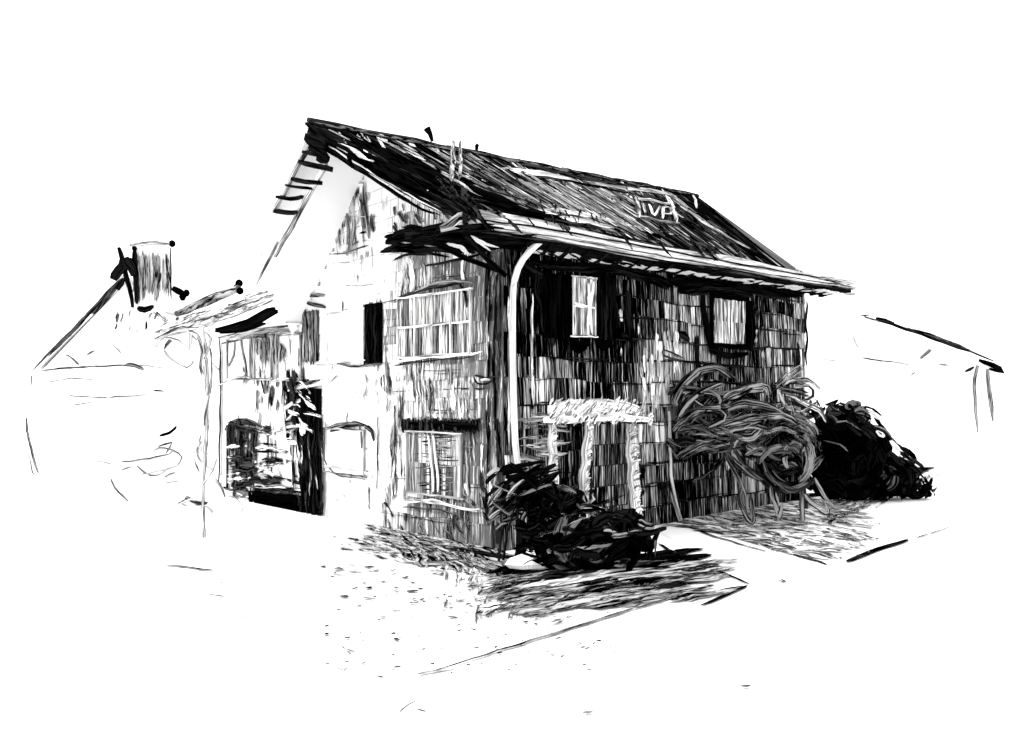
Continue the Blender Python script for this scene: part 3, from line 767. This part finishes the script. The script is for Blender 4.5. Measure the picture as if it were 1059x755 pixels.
for pts,w in (([(780,520),(830,514),(880,508),(940,492),(980,476)],4),([(735,524),(770,514),(800,508)],3),([(900,500),(940,490),(965,480)],6)): S(lm,LP,pts,w,0,.05,.2,3)
l_=lm.build('lawn'); l_['kind']='structure'

# =================================================================== SHRUBS
def arc3(m,c,r,n,ln,w,tones,dry,flat=.9,turn=1.2,inner=.45,seedang=None):
    """curved blades wound round the volume of a shrub"""
    c=V(c)
    for _ in range(n):
        th=U(0,math.tau); ph=math.acos(U(-.8,1)); k=U(inner,1)
        nn=V((math.sin(ph)*math.cos(th),math.sin(ph)*math.sin(th),math.cos(ph)))
        p=c+V((nn.x*r[0],nn.y*r[1],nn.z*r[2]))*k
        t=nn.cross(V((U(-1,1),U(-1,1),U(-1,1)))).normalized(); s=nn.cross(t)
        L=U(*ln); rad=L/turn; P=[];Nn=[];W=[]; q=7; a0=U(0,6); ww=U(*w); sg=random.choice((-1,1))
        face=(nn+V((0,-1,.1))*.8).normalized()
        for i in range(q+1):
            a=turn*sg*(i/q-.5)*U(.97,1.03)
            P.append(p+t*(math.sin(a)*rad)+s*((math.cos(a)-1)*rad)); Nn.append(face)
            W.append(ww*math.sin(math.pi*(i+.6)/(q+1.2))**.6)
        zmin=min(x.z for x in P)
        if zmin<.03: P=[x+UP*(.03-zmin) for x in P]
        c0,c1=random.choice(tones); m.sweep(P,Nn,W,c0,c1,dry+U(-.1,.15))
DARK=((0,.01),(0,.02),(0,.03),(0,.04),(0,.03),(0,.22))
# front black shrub
sh=thing('spreading_shrub','black spreading shrub at the foot of the house corner, behind a white stone','shrub',(1.0,14.6,0))
m=MB()
arc3(m,(1.25,14.7,.38),(1.2,.75,.36),240,(.4,1.0),(.10,.26),DARK,-.05)
arc3(m,(1.9,14.9,.55),(.5,.45,.34),120,(.3,.7),(.10,.22),DARK,-.1)
arc3(m,(.8,14.95,.95),(.6,.4,.4),110,(.3,.8),(.08,.2),DARK,.05)
E=Ellip((1.15,14.6,.6),(1.5,.8,.6))
for pts,w,c0,c1,dr in (([(532,560),(575,548),(620,530),(648,526)],5,0,.6,.5),([(575,560),(600,566),(640,560)],4,0,.4,.2),([(610,508),(614,518),(606,524),(624,528),(632,536)],3,.5,.93,.1),
    ([(596,578),(604,566),(618,560)],3,.2,.8,.2),([(572,533),(590,536),(606,530)],6,.05,.7,.5),([(566,524),(572,520)],3,.2,.7,.5),([(660,548),(668,552),(672,560)],7,.6,.93,.45),
    ([(640,545),(655,552),(668,550)],5,.2,.9,.5),([(590,530),(620,534),(650,540)],3,.1,.5,.3),([(560,505),(572,514),(584,520)],4,0,.02,0),([(525,480),(545,495),(560,510)],6,0,.02,0),
    ([(505,520),(540,512),(575,500)],4,0,.2,.2),([(520,500),(510,520),(530,535)],3,0,.2,.3),([(498,498),(520,508),(545,520)],3,0,.3,.4),([(512,535),(540,520),(560,500)],5,0,.03,.1)):
    S(m,E,pts,w*1.3,0,min(c1,.55),dr+.3,3)
for k in range(40):
    x,y=U(545,672),U(515,592)
    a=U(-.6,.3); l=U(8,26); S(m,E,[(x-l*math.cos(a),y-l*math.sin(a)),(x,y-U(-5,5)),(x+l*math.cos(a),y+l*math.sin(a))],U(4,11),0,random.choice((.02,.02,.03,.4)),U(.2,.5),4,step=6)
m.build('foliage',sh)
m=MB()
for i in range(8):
    m=MB(); x=U(.3,1.9); m.tube([V((x,14.7+U(-.2,.2),0)),V((x+U(-.1,.1),14.7,.3)),V((x+U(-.4,.4),14.7+U(-.3,.3),.75))],[.03,.02,.01],0,.05,5); m.build('stem',sh)
# big blade shapes left of shrub
sh2=thing('spiky_shrub','sparse spiky shrub with scraped grey blades below the downpipe','shrub',(-.05,15.1,0))
m=MB(); PB=Plane((0,15.1,0),(0,-1,.1))
for i in range(70):
    x=U(498,560); y=U(490,548); a=U(-.9,-.1)
    l=U(14,32); S(m,PB,[(x,y),(x+math.cos(a)*l*.5,y+math.sin(a)*l*.5-2),(x+math.cos(a)*l,y+math.sin(a)*l)],U(2,6),*random.choice(((0,.03),(0,.3),(0,.02),(.0,.6))),U(.05,.45),0,lift=U(-.3,.3))
for i in range(30):
    x=U(525,556); y=U(478,520); S(m,PB,[(x-10,y+3),(x,y),(x+12,y-2)],U(3,7),0,.02,0,0,lift=U(-.2,.2))
m.build('foliage',sh2)
for i in range(6):
    m=MB(); p=GR.hit(U(512,556),572)[0]; p.y=15.1+U(-.15,.15); m.tube([V((p.x,p.y,0)),V((p.x+U(-.05,.1),p.y,.5)),V((p.x+U(0,.3),p.y,1.15))],[.025,.02,.01],0,.05,5); m.build('stem',sh2)
# pale stone
sm=MB(); sc=GR.hit(553,590)[0]; sc=V((sc.x,sc.y,.16))
rr=6;cc=10;ring=[]
for i in range(rr+1):
    ph=math.pi*i/rr; ring.append([sc+V((math.sin(ph)*math.cos(j*math.tau/cc+.2)*.42*(1+.22*math.sin(j*2.3+i)),math.sin(ph)*math.sin(j*math.tau/cc+.2)*.25,math.cos(ph)*.17*(1+.2*math.sin(j*1.7))+ (.05*math.cos(j*math.tau/cc)))) for j in range(cc)])
for i in range(rr):
    for j in range(cc):
        sm.quad(ring[i][j],ring[i][(j+1)%cc],ring[i+1][(j+1)%cc],ring[i+1][j],.8,.93)
ES=Ellip(sc,(.42,.25,.17))
for pts in ([(535,572),(545,566),(556,570)],[(548,580),(560,574),(570,568)],[(540,584),(552,578)]): S(sm,ES,pts,1.2,0,.2,.2,1)
so=sm.build('boulder',loc=(sc.x,sc.y,0)); tag(so,'small white boulder at the left foot of the black spreading shrub','boulder')

# large looping shrub
tr=thing('looping_shrub','large grey shrub of looping brushed branches against the side wall','shrub',(5.2,19.3,0))
c=(5.0,19.6,2.35); m=MB()
GY=((0,.25),(0,.4),(0,.5),(0,.1),(0,.02),(0,.02))
arc3(m,(5.0,19.9,2.1),(1.3,.5,.75),80,(.5,1.2),(.2,.4),((0,.05),(0,.15)),.3,turn=1.6)
arc3(m,c,(1.4,.6,.7),110,(.5,1.2),(.12,.3),GY,.5,turn=1.8)
arc3(m,(6.3,19.8,1.6),(.7,.5,.85),90,(.4,1),(.2,.4),((0,.03),(0,.1)),.15,turn=1.6)
arc3(m,(6.3,19.6,1.7),(.7,.5,.8),90,(.5,1.1),(.12,.3),GY,.45,turn=2.2)
E=Ellip(c,(1.75,.95,1.15)); E2=Ellip((6.35,19.6,1.5),(.85,.8,.95))
for pts,w,c0,c1,dr in (([(695,425),(703,405),(720,388),(742,382),(760,394)],7,0,.6,.1),([(700,438),(712,418),(735,402),(750,398)],6,0,.5,.15),([(716,412),(728,406),(742,410),(744,418),(728,420),(716,412)],3,.05,.7,.2),
    ([(745,414),(770,404),(792,402),(793,414)],7,.0,.6,.15),([(694,447),(715,428),(738,424)],5,.05,.7,.15),([(712,440),(725,428),(745,426),(748,434),(728,442)],4,.05,.6,.2),([(689,452),(705,460),(722,456),(735,458)],3,.3,.8,.2),
    ([(700,472),(722,460),(742,454)],6,.0,.6,.2),([(705,475),(730,462),(746,468),(740,482),(725,492),(717,496),(727,500)],3,.1,.6,.25),([(745,440),(775,432),(810,430),(826,440)],6,0,.4,.15),([(690,455),(697,468),(702,476)],9,.1,.7,.35),
    ([(753,462),(762,476),(775,488),(792,498)],6,0,.4,.2),([(730,440),(745,446),(775,440),(800,446)],5,0,.5,.2),([(755,470),(762,452),(778,450),(790,440)],8,0,.5,.2),([(750,425),(770,418),(800,424),(812,432)],6,0,.3,.1)):
    S(m,E,pts,w*1.9,0,.1,.35,2,step=5); S(m,E,pts,w*1.35,0,min(.4,c1),dr+.25,4,step=5)
for k in range(22):
    q=R(); rx=8+24*q; ry=8+30*q; a0=U(0,6); n_=random.choice((3,4,5)); cx_,cy_=816+U(-5,5),470+U(-5,5)
    pts=[(cx_+rx*math.cos(a0+j*.5),cy_+ry*math.sin(a0+j*.5)) for j in range(n_)]
    S(m,E2,pts,U(4,12),0,U(.05,.4),U(.4,.7),4,step=5)
for k in range(44):
    x,y=U(700,835),U(388,470)
    if x<735 and y<400: continue
    a=U(-.7,.5); l=U(10,26); cu=U(-9,9); S(m,E,[(x-l*math.cos(a),y-l*math.sin(a)),(x,y-cu),(x+l*math.cos(a),y+l*math.sin(a))],U(5,12),0,U(.03,.4),U(.4,.7),random.choice((2,3,4,5)),step=5)
m.build('foliage',tr)
for pts,w in (([(703,538),(693,505),(690,470),(691,440)],2.4),([(772,520),(766,500),(752,474),(748,460)],3),([(806,524),(798,505),(790,480),(780,460)],4),([(830,516),(826,490),(820,470)],3)):
    m=MB(); PT=Plane((0,19.6,0),(0,-1,0)); P=[PT.hit(x,y)[0] for x,y in spline(pts,10)]
    P[0].z=0; m.tube(P,[.06-.03*i/len(P) for i in range(len(P))],0,.5,6); m.build('branch',tr)
for pts,w in (([(766,500),(766,522),(778,540),(776,512)],7),([(797,500),(801,520),(806,535),(808,518)],7),([(830,510),(842,522),(856,530),(850,515)],7),([(842,492),(848,506),(862,524)],4)):
    m=MB(); PT=Plane((0,18.9,0),(0,-1,.1)); S(m,PT,pts,w*.9,.0,.4,.35,0,step=4); m.build('drooping_leaf',tr)

# small ring shrub at the wall corner
ts=thing('ring_shrub','slender shrub with a pale looped crown at the far wall corner','shrub',(7.2,21.6,0))
m=MB(); PR=Ellip((7.2,21.6,2.6),(.7,.4,.5))
for pts,w in (([(803,402),(815,395),(835,394),(848,404)],5),([(812,408),(828,416),(846,424),(854,436)],6),([(806,404),(812,420),(830,424),(846,414)],4),([(820,402),(836,400),(840,410),(826,416)],3),([(800,426),(820,420),(834,430)],4)):
    S(m,PR,pts,w,.05,.8,.1,2,step=5)
arc3(m,(7.2,21.6,2.5),(.5,.3,.35),60,(.3,.6),(.05,.12),GY,.1,turn=2.2)
m.build('foliage',ts)
m=MB(); m.tube([V((7.3,21.6,0)),V((7.2,21.6,1.2)),V((7.2,21.6,2.5))],[.05,.04,.02],0,.1,6); m.build('stem',ts)

# black bush at the right corner
bs=thing('dense_bush','dense jet-black bush past the right corner of the house','bush',(9.4,23.6,0))
m=MB()
arc3(m,(9.1,23.6,1.3),(1.2,.8,1.15),300,(.4,1.0),(.18,.42),((0,.008),(0,.02),(0,.03),(0,.01)),-.15)
arc3(m,(9.3,23.5,.45),(1.3,.6,.45),150,(.4,.9),(.15,.35),((0,.01),(0,.03)),-.1)
arc3(m,(10.9,23.9,.3),(.8,.5,.28),70,(.3,.8),(.1,.26),DARK,.1)
arc3(m,(10.3,23.7,.65),(.8,.7,.55),150,(.3,.8),(.1,.26),DARK,0)
arc3(m,(9.0,23.6,2.3),(.75,.5,.4),80,(.3,.7),(.1,.25),DARK,0)
EB=Ellip((9.5,23.6,1.1),(1.6,1.1,1.3))
for pts,w,c in (([(886,424),(900,428),(912,436)],5,.9),([(898,440),(915,445),(930,470)],2,.4),([(905,446),(915,452)],7,.93),([(912,450),(930,462),(946,476)],2,.0),([(862,440),(875,436),(890,446)],2,.4),([(850,455),(868,460),(880,470)],2,.3),([(920,455),(930,468)],5,.93),([(880,426),(896,422),(912,432)],3,.0)):
    S(m,EB,pts,w,c*.6,c,.35,3,step=5)
for i in range(26):
    x=U(880,948); y=430+(x-880)*.7+U(-6,14); S(m,EB,[(x-8,y-5),(x,y),(x+8,y+8)],U(2,5),0,.05,.2,3)
m.build('foliage',bs)
m=MB()
for i in range(5):
    m=MB(); x=U(8.8,10.0); m.tube([V((x,23.6,0)),V((x+U(-.2,.2),23.6+U(-.3,.3),.9))],[.05,.02],0,.05,5); m.build('stem',bs)

# =================================================================== LEFT SAPLING + LOW SHRUB
sp=thing('sapling','thin bare sapling with curling twigs standing left of the annex','tree',(GR.hit(210,556)[0].x,GR.hit(210,556)[0].y,0))
D=GR.hit(210,556)[0].y; PS=Plane((0,D,0),(0,-1,0))
def tubepx(m,pts,w0,w1,c0,c1,jy=0):
    q=spline(pts,8); P=[PS.hit(x,y)[0] for x,y in q]; n=len(P)
    for i,p in enumerate(P): p.y+=jy*math.sin(i*.4+pts[0][0])
    m.tube(P,[(w0+(w1-w0)*i/(n-1))*D/FPX*.62*U(.6,1.3) for i in range(n)],c0,c1,6)
m=MB(); tubepx(m,[(211,556),(210,520),(212,470),(214,420),(213,370),(210,338)],3.2,3.6,.1,.8); m.build('trunk',sp)
for i,pts in enumerate(([(213,400),(207,372),(205,350),(196,342),(180,345)],[(206,352),(195,343),(175,346),(158,352)],[(213,372),(218,350),(208,342)],[(200,345),(196,362),(182,374)],[(176,352),(168,362),(176,372),(192,380),(200,374)],
     [(160,358),(172,350),(186,352),(196,360)],[(214,470),(204,462),(206,450)],[(212,440),(217,400),(216,360)],[(211,500),(222,486),(226,474)],[(210,520),(198,516),(190,520)])):
    m=MB(); tubepx(m,pts,3.0,1.4,.05,.75,.12); m.build('branch',sp)
m=MB()
for pts,w in (([(204,344),(210,360),(208,380),(214,400)],5),([(160,350),(185,340),(205,340)],4),([(214,380),(216,420),(214,470)],3),([(206,450),(200,470),(208,490)],4),([(218,490),(230,505),(232,518)],5),([(190,514),(205,521),(216,520)],6),([(186,518),(196,524)],5)):
    S(m,PS,pts,w,.05,.8,.3,1,step=5)
m.build('foliage',sp)
ls=thing('wispy_shrub','faint wispy shrub of thin loops, lowest and leftmost of the plants','shrub',(GR.hit(170,540)[0].x,GR.hit(170,540)[0].y,0))
D2=GR.hit(170,530)[0].y; m=MB(); PW=Plane((0,D2,0),(0,-1,0))
for pts,w,c in (([(158,452),(170,448),(178,441)],2.4,0),([(162,462),(176,458),(170,470)],1.8,.1),([(118,479),(145,476),(170,470),(178,462)],1.8,.1),([(136,480),(146,490),(160,492),(178,482)],1.6,.2),([(110,496),(118,510),(130,521)],1.8,.0),
    ([(150,468),(165,464),(182,474),(176,484)],1.6,.1),([(140,492),(165,487),(190,480)],1.5,.2),([(160,533),(182,536),(200,533)],1.5,.2),([(185,520),(200,516),(216,524),(222,530),(214,534)],2.4,.05),([(200,546),(225,543),(244,534),(250,524),(240,514)],1.3,.1),
    ([(206,455),(200,466),(206,480),(222,490)],2,.2),([(150,502),(170,500),(186,497)],1.2,.3),([(126,486),(140,482)],1.4,.1),([(168,494),(180,489)],2,.1),([(90,478),(110,481)],1.2,.3)):
    S(m,PW,pts,w*1.5,c,.4+c,.2,1,step=5,lift=U(-.4,.3))
m.build('foliage',ls)
for x in (150,170,190):
    m=MB(); P=[PW.hit(a,b)[0] for a,b in ((x,530),(x+U(-4,4),505),(x+U(-8,8),480))]; P[0].z=0; m.tube(P,[.012,.008,.005],.3,.9,4); m.build('stem',ls)

# =================================================================== NEIGHBOURING HOUSE, LEFT
YL=31.0
nh=thing('neighbour_house','pale far house with a big streaked chimney, at the left edge of the scene','house',(-13.6,YL,0))
def X(px,Y): return (px-CX)/FPX*Y
def Z(py,Y): return EYE+(HY-py)/FPX*Y
NL=Plane((0,YL,0),(0,-1,0))
xl,xa,xr=X(34,YL),X(134,YL),X(236,YL); ze,za=Z(384,YL),Z(284,YL)
m=MB(); m.poly([(xl+.3,YL,0),(xr-.3,YL,0),(xr-.3,YL,ze),(xa,YL,za-.15),(xl+.3,YL,ze)],.93,.93,ax=V((1,0,0)))
m.poly([(xl+.3,YL,0),(xl+.3,YL+9,0),(xl+.3,YL+9,ze),(xl+.3,YL,ze)],.93,.93,ax=V((0,1,0)))
m.poly([(xr-.3,YL,0),(xr-.3,YL+9,0),(xr-.3,YL+9,ze),(xr-.3,YL,ze)],.93,.93,ax=V((0,1,0)))
m.poly([(xl+.3,YL+9,0),(xr-.3,YL+9,0),(xr-.3,YL+9,ze),(xa,YL+9,za-.15),(xl+.3,YL+9,ze)],.93,.93,ax=V((1,0,0)))
for pts,w,dr in (([(34,384),(80,380),(140,378),(190,382)],2,.4),([(40,397),(70,392),(110,393)],1.6,.55),([(60,407),(100,411),(160,408)],1.8,.45),([(158,404),(172,405)],2.4,.3),([(128,377),(140,378),(150,382)],4,.2),
    ([(100,362),(88,368)],2.4,.4),([(66,366),(76,372),(84,378)],2.6,.4),([(115,355),(128,368)],1.6,.5),([(28,430),(30,455),(41,492)],3.2,.2),([(30,470),(34,488),(38,492)],1.8,.3),([(32,385),(34,400)],2,.3),([(60,420),(120,414)],1.2,.55)):
    S(m,NL,pts,w,0,.3,dr,1)
scatter(m,NL,120,318,185,340,22,120,(6,14),(1.2,3),0,.4,.5,1,30,.3)
m.build('wall',nh)
m=MB(); rp=V((xa,YL-.4,za)); 
for sx in (xl-.1,xr+.1):
    e=V((sx,YL-.4,ze-.08)); bk=V((0,9.8,0)); t=V((0,0,-.14))
    m.quad(rp,rp+bk,e+bk,e,.9,.93); m.quad(rp+t,rp+bk+t,e+bk+t,e+t,.9,.93); m.quad(rp,e,e+t,rp+t,.6,.93); m.quad(e,e+bk,e+bk+t,e+t,.9,.93)
RL=Plane((0,YL-.42,0),(0,-1,0))
for pts,w,dr in (([(32,385),(60,356),(90,326),(122,292)],2.2,.05),([(46,372),(80,338),(112,302),(126,288)],4,.25),([(95,325),(112,306),(124,293)],6,.15),([(140,300),(160,322),(180,338)],4,.55),([(150,318),(175,332)],5,.6)):
    S(m,RL,pts,w,0,.15,dr,1)
m.build('roof',nh)
# chimney with broken cap
YC=YL-.62; NC=Plane((0,YC-.02,0),(0,-1,0))
m=MB(); x0,x1=X(140,YC),X(177,YC); m.box((x0,YC,Z(322,YC)),V((x1-x0,0,0)),V((0,1.1,0)),V((0,0,Z(256,YC)-Z(322,YC))),.75,.93)
for i in range(44):
    x=139+36*(R()**1.9); S(m,NC,[(x,257+U(0,6)),(x+U(-1,2),285),(x+U(-2,2),U(300,316))],U(1,3),0,.4,.15+(x-139)/36*.4,2)
for pts,w in (([(139,258),(141,285),(142,314)],6),([(142,318),(150,321),(160,316)],6),([(177,256),(177,290),(178,310)],1.6),([(172,262),(174,280),(178,300)],1.6),([(166,282),(166,292)],2)): S(m,NC,pts,w,0,.03,.0,3)
ch=m.build('chimney',nh)
m=MB(); S(m,NC,[(136,254),(155,252),(177,252)],3.4,0,.7,-.5,th=.15)
for x,y,r in ((178,252,.12),(139,257,.09)):
    p=NC.hit(x,y)[0]; m.tube([p+UP*-r,p+UP*-r*.6,p,p+UP*r*.6,p+UP*r],[r*.3,r*.85,r,r*.85,r*.3],0,.01,10)
m.build('chimney_cap',ch)
m=MB()
for pts,w in (([(124,256),(128,272),(135,298),(138,318)],4),([(118,290),(124,280),(134,272),(140,285)],10),([(126,276),(132,270),(138,280)],9),([(122,300),(130,288)],5)): S(m,NC,pts,w,0,.04,-.5,th=.12)
m.build('chimney_brace',ch)
m=MB(); 
P=[NC.hit(x,y)[0] for x,y in ((179,298),(184,301),(190,304))]; m.tube(P,[.09,.12,.1],0,.02,8)
for x,y,r in ((189,307,.13),(193,303,.12)):
    p=NC.hit(x,y)[0]; m.tube([p+UP*-r,p,p+UP*r],[r*.5,r,r*.5],0,.01,9)
m.build('bracket',ch)

# =================================================================== OUTBUILDING, RIGHT
YR=33.0; NR=Plane((0,YR,0),(0,-1,0))
ob_=thing('outbuilding','faint white outbuilding with one dark sloping roof edge, at the right edge of the scene','outbuilding',(13.6,YR,0))
xa,xr=X(893,YR),X(1030,YR); xl=xa-(xr-xa)*.7; za,ze=Z(328,YR),Z(382,YR); zl=za-(za-ze)*.7
m=MB(); W0=X(1016,YR)
for y in (YR+.4,YR+7): m.poly([(xl,y,0),(W0,y,0),(W0,y,ze+.15),(xa,y,za-.15),(xl,y,zl)],.93,.93,ax=V((1,0,0)))
m.poly([(xl,YR+.4,0),(xl,YR+7,0),(xl,YR+7,zl),(xl,YR+.4,zl)],.93,.93,ax=V((0,1,0))); m.poly([(W0,YR+.4,0),(W0,YR+7,0),(W0,YR+7,ze+.15),(W0,YR+.4,ze+.15)],.93,.93,ax=V((0,1,0)))
NR2=Plane((0,YR+.4,0),(0,-1,0))
for pts,w,dr in (([(885,332),(883,350),(888,362)],1.3,.45),([(888,370),(920,374),(946,378)],1.6,.35),([(950,372),(960,364),(966,357)],3,.4),([(936,392),(948,384)],1.6,.5),([(970,377),(982,378)],2,.4),([(840,339),(870,337),(886,332)],1.2,.4),([(850,372),(870,374)],1,.5)):
    S(m,NR2,pts,w,0,.4,dr,1)
m.build('wall',ob_)
m=MB(); a=V((xa,YR-.2,za)); t=V((0,0,-.14)); bk=V((0,8,0))
for e in (V((xr,YR-.2,ze)),V((xl-.2,YR-.2,zl-.1))):
    m.quad(a,a+bk,e+bk,e,.9,.93); m.quad(a+t,a+bk+t,e+bk+t,e+t,.9,.93); m.quad(a,e,e+t,a+t,.8,.93); m.quad(e,e+bk,e+bk+t,e+t,.9,.93)
NR3=Plane((0,YR-.22,0),(0,-1,0))
for pts,w,dr,c in (([(892,327),(930,338),(975,354),(1015,368),(1030,376)],3.2,.1,.05),([(905,329),(925,334)],4,.0,.02),([(935,338),(975,352),(1010,366)],4.5,.25,.3),([(1012,372),(1026,378),(1038,384),(1022,382)],5,-.3,.02),([(888,326),(900,327)],1.5,.3,.2)):
    S(m,NR3,pts,w,0,c,dr,1)
m.build('roof',ob_)
for pts,w in (([(1010,378),(1007,400),(1009,430),(1010,447)],3),([(1021,382),(1022,405),(1025,420),(1026,436)],4)):
    m=MB(); S(m,NR3,pts,w,0,.4,-.5,th=.06,step=6,taper=(.7,.3)); m.build('downpipe',ob_)
m=MB(); S(m,NR3,[(998,384),(1006,380)],3,0,.05,-.4,th=.05); m.build('bracket',ob_)

# ---------------------------------------------------------------- camera, light, world
cam=bpy.data.cameras.new('camera'); co=bpy.data.objects.new('camera',cam); col.objects.link(co)
co.location=CAM; co.rotation_euler=(math.radians(90),0,0)
cam.sensor_width=36; cam.lens=FPX/1059*36; cam.shift_y=(HY-377.5)/1059; cam.clip_end=2000
scn.camera=co
su=bpy.data.lights.new('sun','SUN'); so_=bpy.data.objects.new('sun',su); col.objects.link(so_)
su.energy=1.5; su.angle=math.radians(12); su.color=(1,.99,.98)
dirv=V((1.0,.45,-1.15)); so_.rotation_euler=dirv.to_track_quat('-Z','Y').to_euler()
wd=bpy.data.worlds.new('World'); scn.world=wd; wd.use_nodes=True
bg=wd.node_tree.nodes['Background']; bg.inputs[0].default_value=(1,1,1,1); bg.inputs[1].default_value=1.0
scn.view_settings.view_transform='Standard'; scn.view_settings.look='None'; scn.view_settings.exposure=1.1; scn.view_settings.gamma=1
scn.cycles.transparent_max_bounces=40; scn.cycles.max_bounces=5; scn.cycles.diffuse_bounces=3
